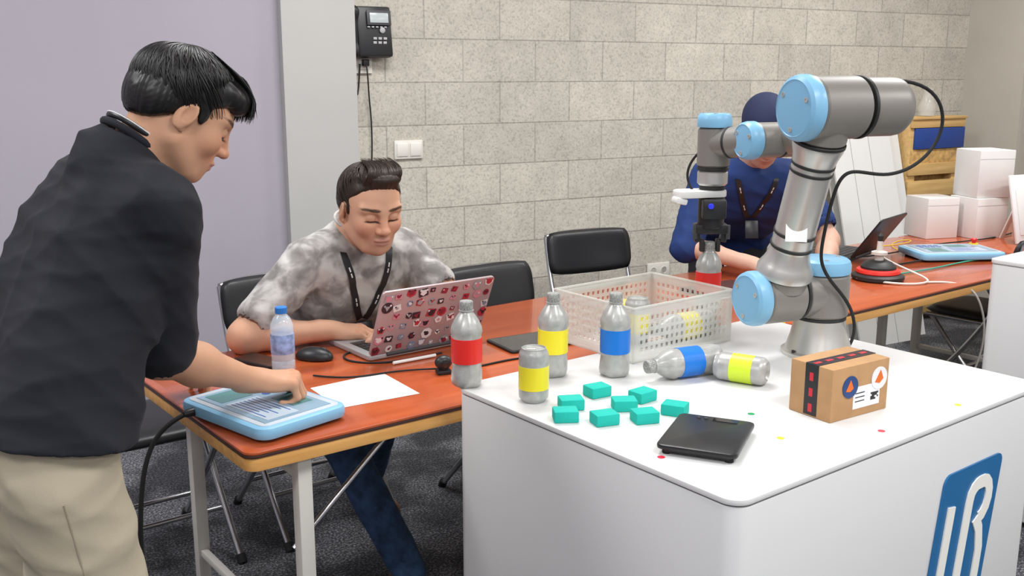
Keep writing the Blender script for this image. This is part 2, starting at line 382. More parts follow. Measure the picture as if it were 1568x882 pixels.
def locks(parent,M,mt,paths,r,name='hair_locks'):
    cu=bpy.data.curves.new(name,'CURVE'); cu.dimensions='3D'; cu.bevel_depth=r; cu.bevel_resolution=1
    for p in paths:
        sp=cu.splines.new('NURBS'); sp.points.add(len(p)-1)
        for i,q in enumerate(p):
            w=tw(M,q); sp.points[i].co=(*w,1); t=i/(len(p)-1); sp.points[i].radius=max(.12,(1-t**3))*min(1,.4+t*4)
        sp.order_u=3; sp.use_endpoint_u=True; sp.resolution_u=3
    cu.materials.append(mt); return link(bpy.data.objects.new(name,cu),parent)
def shoe(name,parent,heel,toe,m,sole):
    heel=np.array(heel,float);toe=np.array(toe,float); d=toe-heel; s=S()
    s.cap(heel+A(0,0,.045),heel+d*.4+A(0,0,.05),.042,.04,k=.03); s.cap(heel+d*.35+A(0,0,.04),toe+A(0,0,.034),.042,.036,k=.03)
    s.cap(heel+A(0,0,.05)+d*.1,heel+A(0,0,.11)+d*.08,.04,.042,k=.03); s.cut((0,0,.002),(0,0,-1)); s.mesh(name,parent,m,h=.007)
# =================================================================== ROOM
O=A(2.95,6.70); w2=A(.8788,.4772); n2=A(-.4772,.8788); WANG=math.atan2(w2[1],w2[0])
def Wp(a,off,z=0):  # a along wall from right end (negative = left), off = distance toward room
    p=O+w2*a-n2*off; return (p[0],p[1],z)
def wallX(X): return (X-O[0])/w2[0]
blk=M_block()
lav=mat('lavender_paint',(.385,.358,.410),.75,var=.03,vscale=2,bump=.05)
pilm=mat('pillar_paint',(.47,.465,.45),.6,var=.03,vscale=3)
beige=mat('beige_plaster',(.42,.39,.34),.8,var=.05,vscale=3,bump=.1)
aL=wallX(-.74); aP=wallX(-1.03)
RH=3.1; RW=8.6; RD=9.0
def wbx(name,a0,a1,o0,o1,z0,z1,m,bev=0):
    c=O+w2*(a0+a1)/2-n2*(o0+o1)/2; sx,sy=abs(a1-a0)/2,abs(o1-o0)/2
    vs=[(x,y,z) for x in(-sx,sx) for y in(-sy,sy) for z in(z0,z1)]
    fs=[(0,1,3,2),(4,6,7,5),(0,4,5,1),(2,3,7,6),(0,2,6,4),(1,5,7,3)]
    o=mesh_obj(name,vs,fs,m,None); o.location=(c[0],c[1],0); o.rotation_euler=(0,0,WANG); return o
wbx('wall_back',aL,.15,-.15,0,0,RH,blk)
wbx('wall_back_left',-RW-.15,aP,-.15,.05,0,RH,lav)
wbx('wall_right',0,.15,-.15,RD,0,RH,beige)
wbx('wall_left',-RW-.15,-RW,.05,RD,0,RH,lav)
wbx('wall_front',-RW-.15,.15,RD,RD+.15,0,RH,lav)
wbx('floor',-RW-.15,.15,-.15,RD+.15,-.1,0,M_carpet())
wbx('ceiling',-RW-.15,.15,-.15,RD+.15,RH,RH+.1,mat('ceiling_paint',(.8,.8,.79),.9))
wbx('trim_1',aP,aL,-.1,.10,0,RH,pilm)
wbx('trim_2',-.03,0,0,.42,0,RH,mat('column_plaster',(.50,.47,.41),.8,var=.04,vscale=3,bump=.1))
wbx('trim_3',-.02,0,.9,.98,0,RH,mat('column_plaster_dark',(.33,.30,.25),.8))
wbx('baseboard_back',aL,-.03,0,.015,0,.08,mat('baseboard_grey',(.12,.12,.125),.6))
wbx('baseboard_left',-RW,aP,.05,.065,0,.08,MATS['baseboard_grey'])
# lights
frm=mat('light_fixture_white',(.8,.8,.8),.5)
LP=[(-1.6,1.6),(-1.6,4.4),(-1.6,7.2),(-4.2,1.6),(-4.2,4.4),(-4.2,7.2),(-6.9,1.6),(-6.9,4.4),(-6.9,7.2)]
for a,o_ in LP:
    p=Wp(a,o_,RH); g=group('ceiling_light',(p[0],p[1],RH-.0),WANG)
    box('frame_1',g,(0,.32,-.025),(1.3,.03,.05),frm); box('frame_2',g,(0,-.32,-.025),(1.3,.03,.05),frm)
    box('frame_3',g,(.64,0,-.025),(.03,.62,.05),frm); box('frame_4',g,(-.64,0,-.025),(.03,.62,.05),frm)
    ld=bpy.data.lights.new('panel','AREA'); ld.shape='RECTANGLE'; ld.size=1.24; ld.size_y=.6; ld.energy=55; ld.color=(.995,1,.995)
    lo=link(bpy.data.objects.new('panel',ld),g); lo.location=(0,0,-.04)
wd=bpy.data.worlds.new('world'); SC.world=wd; wd.use_nodes=True; wd.node_tree.nodes['Background'].inputs[0].default_value=(.8,.82,.85,1); wd.node_tree.nodes['Background'].inputs[1].default_value=.3
# =================================================================== CAMERA
cd=bpy.data.cameras.new('camera'); cam=bpy.data.objects.new('camera',cd); COL.objects.link(cam)
cd.sensor_width=36; cd.lens=36*1550/1568; cam.location=(0,0,1.54); cam.rotation_euler=(rad(90)-math.atan(331/1550),0,0); cd.clip_start=.05
SC.camera=cam
# =================================================================== wall things
g=group('wall_phone',Wp(wallX(-.655),0,1.715),WANG)
scr=mat('phone_screen',(.45,.5,.5),.2)
box('body',g,(.012,-.035,0),(.165,.05,.225),black,bev=.012,rot=(rad(-8),0,0))
box('bracket',g,(.0,-.012,0),(.14,.022,.18),darkgrey)
box('screen_bezel',g,(.03,-.0625,.062),(.115,.008,.066),darkgrey,rot=(rad(-8),0,0))
box('screen',g,(.03,-.0665,.062),(.088,.004,.044),scr,rot=(rad(-8),0,0))
hs=S(); hs.cap((-.085,-.066,.09),(-.085,-.066,-.09),.013,k=.02,sq=((0,1,0),.8)); hs.ell((-.085,-.06,.085),(.022,.022,.03),k=.015); hs.ell((-.085,-.06,-.085),(.022,.022,.03),k=.015)
hs.mesh('handset',g,black,h=.004)
for i in range(4):
    for j in range(3): box('key_%d%d'%(i,j),g,(.008+j*.024,-.066+.005*i*.7,-.028-i*.018),(.016,.012,.011),mat('key_grey',(.42,.42,.43),.5),bev=.001)
lathe('nav_ring',g,(.045,-.063,.008),(0,-1,0),[(.012,0),(.013,.004),(.010,.006)],MATS['key_grey'],20)
for i in range(5): box('softkey_%d'%i,g,(-.02+i*.02,-.065,.022),(.012,.006,.006),MATS['key_grey'],bev=.001)
tube('cord',g,[(-.085,-.05,-.11),(-.09,-.05,-.2),(-.075,-.04,-.32),(-.06,-.02,-.25),(-.05,-.02,-.14)],.004,black)
ivory=mat('ivory_plastic',(.72,.70,.64),.4)
g=group('wall_outlet',Wp(wallX(-.695),0,1.575),WANG); box('plate',g,(.015,-.006,0),(.085,.012,.085),ivory); box('socket',g,(.015,-.013,0),(.05,.006,.05),ivory); box('plug',g,(.02,-.025,.005),(.03,.03,.03),black,bev=.005)
tube('cable',g,[(.02,-.035,0),(.022,-.05,-.05),(.03,-.02,-.15),(.05,-.02,-.3),(.035,-.02,-.5)],.0035,black)
g=group('light_switch',Wp(wallX(-.493),0,1.18),WANG); box('plate',g,(0,-.006,0),(.145,.012,.088),ivory,bev=.004)
for x in (-.034,.034): box('rocker',g,(x,-.014,0),(.056,.008,.062),mat('switch_white',(.78,.76,.70),.35),bev=.003,rot=(rad(3),0,0))
g=group('wall_outlet',Wp(wallX(.81),0,.46),WANG); box('plate',g,(0,-.006,0),(.15,.012,.085),ivory,bev=.004)
for x in (-.036,.036): lathe('socket',g,(x,-.012,0),(0,-1,0),[(.021,0),(.021,.002),(.018,.002),(.017,-.004)],ivory,24)
# =================================================================== TABLES
t2=A(.793,.609); tn=A(-.609,.793); T0=A(-.555,2.0); TANG=math.atan2(t2[1],t2[0])
def Tp(t,n,z=.755): p=T0+t2*t+tn*n; return (p[0],p[1],z)
TD=.80
otop=M_grain('orange_laminate',(.385,.070,.020),(.52,.11,.034),.22,1.0,9,coat=.3)
oedge=mat('dark_edge_band',(.05,.02,.015),.5)
owood=M_grain('golden_wood_edge',(.58,.28,.07),(.74,.40,.13),.45,2,30)
legm=mat('cream_leg_paint',(.62,.60,.55),.4)
def table(t0,L):
    g=group('folding_table',Tp(t0,0,0),TANG)
    rbox('tabletop',g,(L/2,TD/2,.7515),(L,TD,.007),otop,r=.03,bev=.002)
    rbox('edge_band',g,(L/2,TD/2,.7445),(L+.002,TD+.002,.007),oedge,r=.03,bev=.001)
    rbox('apron',g,(L/2,TD/2,.7255),(L-.004,TD-.004,.031),owood,r=.03,bev=.003)
    for x,s in ((.15,1),(L-.15,-1)):
        for y in (.06,TD-.06): 
            box('leg',g,(x,y,.36),(.035,.035,.70),legm,bev=.003); box('foot',g,(x,y,.008),(.04,.04,.016),rubber)
        box('cross_bar',g,(x,TD/2,.66),(.025,TD-.14,.03),legm); box('lower_bar',g,(x,TD/2,.2),(.02,TD-.14,.02),legm)
        cyl('brace',g,(x,.12,.66),(x+s*.35,.12,.71),.008,steel); cyl('brace_2',g,(x,.12,.45),(x+s*.3,.12,.71),.007,steel)
    return g
table(0,1.83); table(1.835,1.83); table(3.67,1.3)
# =================================================================== PEDESTAL
e1=A(.788,.616); e2=A(-.616,.788); PF=A(.382,1.598); PANG=math.atan2(e1[1],e1[0]); PW,PD=1.10,.838
g=group('robot_pedestal',(PF[0],PF[1],0),PANG)
pedm=mat('pedestal_white',(.67,.67,.67),.38)
rbox('cabinet',g,(PW/2,PD/2,.43),(PW-.004,PD-.004,.76),pedm,r=.035,bev=.002,n=10)
rbox('seam',g,(PW/2,PD/2,.812),(PW-.008,PD-.008,.006),mat('seam_shadow_grey',(.2,.2,.2),.7),r=.035,bev=0,n=10)
rbox('worktop',g,(PW/2,PD/2,.8195),(PW,PD,.011),white,r=.037,bev=.0015,n=10)
rbox('plinth',g,(PW/2,PD/2,.025),(PW-.08,PD-.08,.05),darkgrey,r=.03,bev=0)
g2_=group('logo_sign',(PF[0],PF[1],0),PANG)
lblue=mat('logo_blue',(.01,.13,.33),.35); lwhite=mat('logo_white',(.85,.84,.78),.4)
def face_poly(name,parent,pts,y,m,th=.003):
    bm=bmesh.new(); f=bm.faces.new([bm.verts.new((x,y,z)) for x,z in pts]); r=bmesh.ops.extrude_face_region(bm,geom=[f])
    bmesh.ops.translate(bm,verts=[v for v in r['geom'] if isinstance(v,bmesh.types.BMVert)],vec=(0,-th,0)); bmesh.ops.recalc_face_normals(bm,faces=bm.faces); return bm_obj(name,bm,m,parent)
def skew(x,z): return (.778+x+(z)*.16,.527+z)
pp=[]
hw,hh,rr=.122,.172,.022
for cx,cz,a0 in ((hw-rr,hh-rr,0),(-hw+rr,hh-rr,90),(-hw+rr,-hh+rr,180),(hw-rr,-hh+rr,270)):
    for i in range(6):
        a=rad(a0+90*i/5); pp.append(skew(cx+rr*math.cos(a),cz+rr*math.sin(a)))
face_poly('blue_plate',g2_,pp,.001,lblue,.004)
def strip(name,parent,pts,wd_,y,m,th=.003):
    n=len(pts); L=[];R=[]
    for i in range(n):
        a=Vector(pts[max(0,i-1)]);b=Vector(pts[min(n-1,i+1)]); d=(b-a).normalized(); q=Vector((-d.y,d.x))*wd_/2; p=Vector(pts[i]); L.append(p+q);R.append(p-q)
    bm=bmesh.new(); vl=[bm.verts.new((p.x,y,p.y)) for p in L]; vr=[bm.verts.new((p.x,y,p.y)) for p in R]; vl2=[bm.verts.new((p.x,y-th,p.y)) for p in L]; vr2=[bm.verts.new((p.x,y-th,p.y)) for p in R]
    for i in range(n-1):
        bm.faces.new((vl[i],vl[i+1],vr[i+1],vr[i])); bm.faces.new((vl2[i],vr2[i],vr2[i+1],vl2[i+1])); bm.faces.new((vl[i],vl2[i],vl2[i+1],vl[i+1])); bm.faces.new((vr[i],vr[i+1],vr2[i+1],vr2[i]))
    bm.faces.new((vl[0],vr[0],vr2[0],vl2[0])); bm.faces.new((vl[-1],vl2[-1],vr2[-1],vr[-1])); bmesh.ops.recalc_face_normals(bm,faces=bm.faces)
    return bm_obj(name,bm,m,parent)
u=[(-.078,.095),(-.078,-.085)]+[(-.040+.038*math.cos(rad(180+t)),-.085+.045*math.sin(rad(180+t))) for t in range(15,181,15)]+[(-.002,.085)]
u+=[(.030-.032*math.cos(rad(t)),.090+.033*math.sin(rad(t))) for t in (25,50,75,90)]
u+=[(.050,.123)]+[(.050+.032*math.cos(rad(t)),.080+.043*math.sin(rad(t))) for t in (70,45,20,-5,-30,-60,-85)]
strip('letters_ur',g2_,[skew(*q) for q in u],.030,-.003,lwhite)
strip('letter_r_leg',g2_,[skew(*q) for q in [(.040,.040),(.062,.010),(.078,-.04),(.080,-.085),(.080,-.125)]],.030,-.0034,lwhite)
# =================================================================== ROBOT
g=group('robot_arm')
rg=mat('robot_grey',(.235,.22,.20),.42,metal=.25); rblue=mat('robot_cap_blue',(.21,.45,.66),.35); ralu=mat('robot_aluminium',(.62,.61,.58),.36,metal=.75); rblk=mat('robot_seal_black',(.02,.02,.02),.5)
a=nrm(A(-.93,-.37,0)); pf=nrm(A(-.37,.93,0)); zz=A(0,0,1)
def rod(name,p0,p1,r,m,r2=None,b=.006): 
    return cyl(name,g,p0,p1,r,m,r2=r2,seg=48,bev=b)
def capd(name,o,axis,r):
    lathe(name,g,o,axis,[(r,0),(r*1.02,.004),(r*1.02,.02),(r*.97,.031),(r*.86,.037),(r*.84,.0355),(r*.5,.0375),(r*.1,.038)],rblue,48,30)
    x,y,z=frame(axis)
    for k in range(3):
        t=k*2.09+.4; q=Vector(o)+x*r*.66*math.cos(t)+y*r*.66*math.sin(t)+z*.0375
        lathe(name+'_screw',g,q,axis,[(.006,-.002),(.006,.0012),(.003,.0014),(.003,0)],ralu,12)
def seal(o,axis,r):
    x=nrm(axis); rod('seal',np.array(o)-x*.004,np.array(o)+x*.004,r,rblk,b=.001)
Bz=.825; B=A(.795,2.54,Bz)
lathe('base_mount',g,B,zz,[(.094,0),(.094,.010),(.084,.014),(.073,.05),(.064,.09),(.064,.095)],ralu,56)
for k in range(4):
    t=k*math.pi/2+.5; lathe('base_bolt',g,B+A(.084*math.cos(t),.084*math.sin(t),.010),zz,[(.006,0),(.006,.008),(.002,.008)],rblk,8)
seal(B+zz*.098,zz,.065)
rod('base_joint',B+zz*.100,B+zz*.215,.068,rg,b=.008); capd('base_cap',B+zz*.215,zz,.068)
SH=B+zz*.1625+a*.135
rod('shoulder_link',B+zz*.1625,B+zz*.1625+a*.078,.062,rg); seal(B+zz*.1625+a*.081,a,.064)
rod('shoulder_joint',B+zz*.1625+a*.084,B+zz*.1625+a*.195,.067,rg,b=.008); capd('shoulder_cap',B+zz*.1625+a*.195,a,.068)
E1=A(.722,2.345,1.460); ud=nrm(E1-SH)
rod('upper_arm_root',SH+ud*.03,SH+ud*.066,.062,rg); lathe('upper_arm_flare',g,SH+ud*.066,ud,[(.069,0),(.069,.014),(.060,.03),(.052,.05),(.049,.07)],ralu,56)
seal(SH+ud*.145,ud,.052)
rod('upper_arm_tube',SH+ud*.13,E1-ud*.13,.049,ralu); lathe('upper_arm_head',g,E1-ud*.14,ud,[(.0492,0),(.052,.02),(.060,.045),(.060,.055)],ralu,56); seal(E1-ud*.155,ud,.051)
seal(E1-ud*.083,ud,.062); rod('elbow_neck',E1-ud*.08,E1-ud*.02,.060,rg)
rod('elbow_joint',E1+a*.060,E1-a*.078,.072,rg,b=.01); capd('elbow_cap',E1+a*.060,a,.074); seal(E1-a*.082,a,.073)
E2=E1-a*.145
lathe('elbow_link',g,E1-a*.086,-a,[(.068,0),(.068,.090),(.066,.103),(.057,.116),(.038,.124),(.01,.127)],rg,48)
W1=A(.735,2.745,1.362); fd=nrm(W1-E2)
lathe('forearm_root',g,E2+fd*.02,fd,[(.055,0),(.055,.045),(.048,.06),(.040,.075)],rg,48); seal(E2+fd*.075,fd,.050)
rod('forearm_tube',E2+fd*.07,W1-fd*.06,.038,ralu); rod('forearm_head',W1-fd*.08,W1,.044,rg)
rod('wrist_joint_1',W1-a*.055,W1+a*.100,.047,rg,b=.008); seal(W1+a*.02,a,.0482); capd('wrist_cap_1',W1+a*.100,a,.050)
W2=A(.560,2.83,1.345); W1b=W1+a*.085
rod('wrist_link',W1b,W2,.042,rg); seal((W1b*.4+W2*.6),W2-W1b,.0435)
rod('wrist_joint_2',W2-zz*.066,W2+zz*.046,.045,rg,b=.008); capd('wrist_cap_2',W2+zz*.046,zz,.047); seal(W2-zz*.068,zz,.044)
rod('wrist_joint_3',W2-zz*.115,W2-zz*.072,.042,ralu)
TX,TY=W2[0],W2[1]; zt=W2[2]-.115
rod('tool_flange',A(TX,TY,zt-.012),A(TX,TY,zt),.036,rblk,b=.002)
wp=mat('sensor_white',(.75,.75,.73),.35)
rbox('wrist_sensor',g,(TX-.035,TY-.005,zt-.022),(.150,.075,.020),wp,r=.03,bev=.004,rot=(0,0,.25)); box('sensor_clip',g,(TX-.095,TY-.03,zt-.04),(.035,.04,.018),wp,bev=.005,rot=(0,.2,.25))
box('gripper_camera',g,(TX+.0,TY-.04,zt-.062),(.066,.03,.055),black,bev=.006); lathe('camera_led',g,(TX-.012,TY-.056,zt-.052),(0,-1,0),[(.008,0),(.008,.004),(.005,.005)],mat('led_blue',(.02,.03,.5),.1,emit=.6),20)  # glowing blue part is the LED dot on the gripper camera
rod('gripper_body',A(TX,TY,zt-.120),A(TX,TY,zt-.032),.037,black,b=.004)
box('gripper_palm',g,(TX,TY,zt-.122),(.092,.05,.028),black,bev=.005)
for s_ in (1,-1):
    box('gripper_link',g,(TX+s_*.038,TY,zt-.142),(.018,.030,.036),black,bev=.004,rot=(0,s_*.2,0)); box('gripper_finger',g,(TX+s_*.0225,TY,zt-.170),(.012,.024,.036),rblk,bev=.003)
    box('gripper_bolt',g,(TX+s_*.046,TY-.018,zt-.130),(.012,.01,.04),darkgrey,bev=.002)
box('rating_label',g,SH+ud*.19+A(-.012,-.0485,0),(.05,.002,.05),mat('label_white',(.8,.8,.8),.5),bev=0,rot=(-.3,0,-.25))
cab=[E1-a*.18+zz*.06,E1-a*.26+zz*.06+A(.02,0,0),E1-a*.33+A(.03,0,-.02),E1-a*.28+A(.02,0,-.13),E1-a*.17+A(0,-.02,-.17),SH+ud*.36+A(.065,-.03,0),SH+ud*.28+A(.056,-.03,0),SH+ud*.18+A(.06,-.03,-.01),SH+ud*.10+A(.07,-.03,0),B+A(.0,-.08,.20),B+A(.06,-.07,.14),B+A(.09,-.02,.06),B+A(.10,.05,.01)]
tube('robot_cable',g,cab,.0042,rubber)
for f_ in (.36,.18): seal(SH+ud*f_,ud,.0515)
tube('tool_cable',g,[A(TX-.04,TY,zt-.03),A(TX-.09,TY+.03,zt+.02),A(TX-.06,TY+.02,zt+.07),A(TX-.03,TY,zt+.10)],.0035,rubber)
# =================================================================== bottles etc
ptgrey=mat('silver_grey_pet',(.42,.42,.405),.32,metal=.2,var=.15,vscale=60); capg=mat('cap_grey',(.30,.30,.29),.6,var=.5,vscale=300)
lcol={'red':mat('label_red',(.72,.025,.02),.35),'yellow':mat('label_yellow',(.85,.72,.03),.35),'blue':mat('label_blue',(.01,.17,.62),.35),'lime':mat('label_lime',(.62,.80,.04),.35)}
BP=[(.020,.006),(.027,0),(.034,.006),(.0365,.018),(.0355,.035),(.0335,.050),(.0335,.056),(.0352,.060),(.0355,.088),(.0352,.116),(.0340,.120),(.0368,.130),(.0350,.142),(.0280,.158),(.0185,.172),(.0140,.178),(.0140,.181)]
def bottle(colr,loc,axis=(0,0,1),rz=0):
    e=group('soda_bottle',loc); z=Vector(axis).normalized(); e.rotation_mode='QUATERNION'; e.rotation_quaternion=z.to_track_quat('Z','Y')
    def rm(a_,h_):
        if h_<.03: return 1+.07*math.cos(5*a_)*(1-h_/.03)
        if .03<=h_<.058: return 1+.012*math.cos(10*a_)
        if .125<h_<.165: return 1+.012*math.cos(10*a_)
        return 1
    lathe('bottle_body',e,(0,0,0),(0,0,1),BP,ptgrey,60,50,rm)
    lathe('label',e,(0,0,0),(0,0,1),[(.0345,.0585),(.0361,.0590),(.0364,.088),(.0361,.1165),(.0345,.117)],lcol[colr],60,50)
    lathe('neck_ring',e,(0,0,.178),(0,0,1),[(.0145,0),(.0172,.001),(.0172,.003),(.0145,.004)],ptgrey,30)
    lathe('cap',e,(0,0,.182),(0,0,1),[(.0152,0),(.0155,.002),(.0155,.018),(.0142,.020),(.005,.020)],capg,60,30,lambda a_,h_:1+.02*math.cos(20*a_))
    return e
def can(colr,loc,axis=(0,0,1)):
    e=group('soda_can',loc); z=Vector(axis).normalized(); e.rotation_mode='QUATERNION'; e.rotation_quaternion=z.to_track_quat('Z','Y')
    lathe('can_body',e,(0,0,0),(0,0,1),[(.018,.006),(.024,.0),(.026,.001),(.0325,.010),(.0333,.016),(.0333,.106),(.0318,.113),(.0272,.119),(.0272,.122),(.0262,.122),(.0250,.1185),(.010,.1185)],ptgrey,56,40)
    lathe('label',e,(0,0,0),(0,0,1),[(.0325,.030),(.0339,.0305),(.0339,.083),(.0325,.0835)],lcol[colr],56,50)
    box('pull_tab',e,(.006,0,.1195),(.022,.013,.002),ralu,bev=.001); lathe('tab_rivet',e,(0,0,.1185),(0,0,1),[(.003,0),(.003,.002),(.001,.0025)],ralu,12)
    return e
bottle('red',(-.105,2.262,Bz)); bottle('yellow',(.098,2.345,Bz)); bottle('blue',(.247,2.345,Bz)); can('yellow',(.048,2.150,Bz))
d_=nrm(A(-.92,-.40,0)); bottle('blue',(.500,2.365,Bz+.0375),d_)
d_=nrm(A(-.62,.36,0)); can('lime',(.592,2.255,Bz+.0338),d_)
bottle('red',(TX,TY,zt-.362))
# basket
g=group('perforated_basket',(.355,2.665,Bz),PANG); bpl=mat('frosted_plastic',(.76,.76,.71),.25,alpha=.42)
bw,bd,bh=.37,.30,.138
def perf(name,o,ux,uy,W,Hh,nx,ny,hole=.5):
    o=Vector(o);ux=Vector(ux);uy=Vector(uy); bm=bmesh.new(); cw,ch=W/nx,Hh/ny; V={}
    def gv(i,j):
        if (i,j) not in V: V[(i,j)]=bm.verts.new(o+ux*(i*cw)+uy*(j*ch))
        return V[(i,j)]
    for i in range(nx):
        for j in range(ny):
            c=[gv(i,j),gv(i+1,j),gv(i+1,j+1),gv(i,j+1)]; m_=(1-hole)/2
            if i in(0,nx-1) or j in (0,ny-1): bm.faces.new(c); continue
            q=[bm.verts.new(o+ux*((i+x)*cw)+uy*((j+y)*ch)) for x,y in ((m_,m_),(1-m_,m_),(1-m_,1-m_),(m_,1-m_))]
            for k in range(4): bm.faces.new((c[k],c[(k+1)%4],q[(k+1)%4],q[k]))
    ob=bm_obj(name,bm,bpl,g); md=ob.modifiers.new('thick','SOLIDIFY'); md.thickness=.003; md.offset=0
X_=(1,0,0);Y_=(0,1,0);Z_=(0,0,1)
perf('side_1',(-bw/2,-bd/2,.004),X_,Z_,bw,bh,20,7,.5); perf('side_2',(-bw/2,bd/2,.004),X_,Z_,bw,bh,20,7,.5)
perf('side_3',(-bw/2,-bd/2,.004),Y_,Z_,bd,bh,16,7,.5); perf('side_4',(bw/2,-bd/2,.004),Y_,Z_,bd,bh,16,7,.5); perf('bottom',(-bw/2,-bd/2,.003),X_,Y_,bw,bd,20,16,.4)
for y in(-bd/2,bd/2): box('rim',g,(0,y,bh+.004),(bw+.008,.008,.005),bpl,bev=.001)
for x in(-bw/2,bw/2): box('rim_side',g,(x,0,bh+.004),(.008,bd-.01,.005),bpl,bev=.001)
can('yellow',(.335,2.63,Bz+.005)); bottle('yellow',(.548,2.705,Bz+.043),(-.80,-.45,0)); can('yellow',(.39,2.82,Bz+.039),(-.6,.3,0))
# foam blocks
foam=mat('teal_foam',(.012,.46,.38),.85,bump=.2,bscale=200)
for (x,y,r_) in ((.192,2.185,30),(.128,2.097,10),(.112,2.02,5),(.192,2.000,20),(.243,2.090,5),(.290,2.150,40),(.277,2.012,15),(.348,2.060,-25)):
    e=group('foam_block',(x,y,Bz),rad(r_)); box('block',e,(0,0,.0125),(.052,.042,.025),foam,bev=.003,rot=(0,0,0))
# scale
g=group('kitchen_scale',(.383,1.885,Bz),rad(67)); gl=mat('black_glass',(.010,.010,.012),.12,coat=.5)
rbox('platform',g,(0,0,.017),(.20,.155,.010),mat('scale_black',(.012,.012,.013),.35),r=.015,bev=.003); rbox('base',g,(0,0,.009),(.18,.135,.010),black,r=.012)
box('display',g,(.083,-.02,.0222),(.018,.05,.001),gl,bev=0)
for x in(-.08,.08):
    for y in(-.06,.06): lathe('foot',g,(x,y,0),Z_,[(.008,0),(.009,.002),(.008,.006)],rubber,12)
for y in (.02,.035): lathe('button',g,(.083,y,.022),Z_,[(.004,0),(.004,.001),(.002,.001)],darkgrey,12)
# cardboard box
cb=mat('cardboard',(.46,.265,.125),.85,var=.08,vscale=25,bump=.1); g=group('cardboard_box',(.706,2.094,Bz),rad(33))
box('carton',g,(0,0,.0575),(.182,.112,.115),cb,bev=.0025); tp=mat('branded_black_tape',(.02,.015,.02),.3); tr=mat('tape_red_print',(.6,.02,.04),.4)
box('tape_top',g,(0,-.002,.1155),(.183,.034,.001),tp,bev=0); box('tape_side',g,(-.0915,-.002,.060),(.001,.034,.112),tp,bev=0); box('top_seam',g,(0,0,.1162),(.182,.0015,.0006),mat('seam_brown',(.1,.05,.03),.8),bev=0)
for i in range(5):
    box('print_%d'%i,g,(-.075+i*.036,-.002,.1163),(.020,.010,.0004),tr,bev=0)
for i in range(3): box('print_side_%d'%i,g,(-.0922,-.002,.02+i*.034),(.0004,.010,.018),tr,bev=0)
lab=mat('label_paper',(.8,.8,.82),.5)
box('shipping_label',g,(.020,-.0565,.042),(.085,.001,.048),lab,bev=0)
lathe('round_sticker_blue',g,(-.035,-.0565,.070),(0,-1,0),[(.024,0),(.024,.0015),(.001,.0016)],mat('sticker_navy',(.02,.06,.2),.4),32)
lathe('round_sticker_white',g,(.058,-.0565,.075),(0,-1,0),[(.025,0),(.025,.0015),(.001,.0016)],lab,32)
orr=mat('sticker_orange',(.75,.16,.02),.4); 
face_poly('peak_1',g,[(-.05,.062),(-.036,.086),(-.026,.066),(-.036,.06)],-.0582,orr,.0006); face_poly('peak_2',g,[(.043,.068),(.060,.093),(.070,.073),(.058,.064)],-.0582,orr,.0006)
for i in range(6):
    for j in range(4):
        if random.random()<.6: box('qr',g,(.035+i*.0042,-.0572,.032+j*.0042),(.004,.0005,.004),black,bev=0)
for i in range(3): box('print_line',g,(-.002,-.0572,.034+i*.009),(.03,.0005,.002),black,bev=0)
for nm,x,y,c in (('green',.511,2.059,(.01,.3,.1)),('yellow',.536,1.913,(.85,.7,.02)),('red',.752,1.954,(.75,.02,.06)),('yellow',.979,2.119,(.85,.7,.02)),('red',.283,1.811,(.75,.02,.06))):
    e=group('dot_sticker',(x,y,Bz)); lathe('dot',e,(0,0,0),Z_,[(.0075,0),(.0075,.0006),(.001,.0007)],mat('dot_'+nm,c,.5),24)
# =================================================================== TABLE ITEMS
def pendant(name,x,y,rz,sx=.335,sy=.245,stop=True):
    g=group(name,(x,y,.755),rz); pb=mat('pendant_blue',(.22,.47,.68),.4)
    rbox('shell',g,(0,0,.022),(sx,sy,.030),pb,r=.035,bev=.010,n=8); rbox('bezel',g,(0,0,.0365),(sx-.03,sy-.03,.004),mat('pendant_grey',(.50,.56,.62),.35),r=.02,bev=.001)
    rbox('back_shell',g,(0,0,.006),(sx-.05,sy-.05,.012),darkgrey,r=.02)
    box('screen',g,(.002,-.002,.039),(sx-.065,sy-.065,.0015),mat('pendant_screen',(.24,.37,.48),.15),bev=0)
    sb=mat('ui_blue',(.02,.09,.35),.3); sl=mat('ui_light',(.45,.54,.62),.3); sg=mat('ui_green',(.08,.22,.22),.3)
    for i in range(4):
        for j in range(2): lathe('ui_icon',g,(-.115+i*.026,.035+j*.030,.0398),Z_,[(.0105,0),(.0105,.0006),(.001,.0006)],sb,20)
    box('ui_panel',g,(.045,-.035,.0400),(.16,.085,.0006),sl,bev=0); box('ui_view',g,(.045,.048,.0400),(.085,.055,.0006),sg,bev=0); box('ui_side',g,(-.085,-.035,.0400),(.07,.085,.0006),sg,bev=0)
    for i in range(7): box('ui_row',g,(.04-.01*(i%3),-.002-i*.011,.0404),(.13-.02*(i%3),.003,.0005),sb,bev=0)
    if stop:
        lathe('stop_collar',g,(sx/2-.035,sy/2-.035,.038),Z_,[(.019,0),(.018,.006)],mat('stop_yellow',(.8,.6,.03),.4),24)
        lathe('stop_button',g,(sx/2-.035,sy/2-.035,.044),Z_,[(.008,0),(.008,.008),(.014,.011),(.014,.018),(.010,.021)],mat('stop_red',(.7,.02,.02),.35),24)
    return g
g=pendant('teach_pendant',-.578,2.245,rad(-41),stop=False)
lathe('cable_gland',g,(-.10,-.118,.020),(0,-1,0),[(.010,0),(.010,.02),(.006,.03)],black,16)
tube('pendant_cable',g,[(-.10,-.14,.020),(-.10,-.18,.012),(-.11,-.23,-.02),(-.12,-.26,-.15),(-.125,-.27,-.4),(-.12,-.24,-.735),(.05,-.15,-.745)],.0055,rubber)
pendant('teach_pendant',1.90,4.32,rad(6),.38,.25)
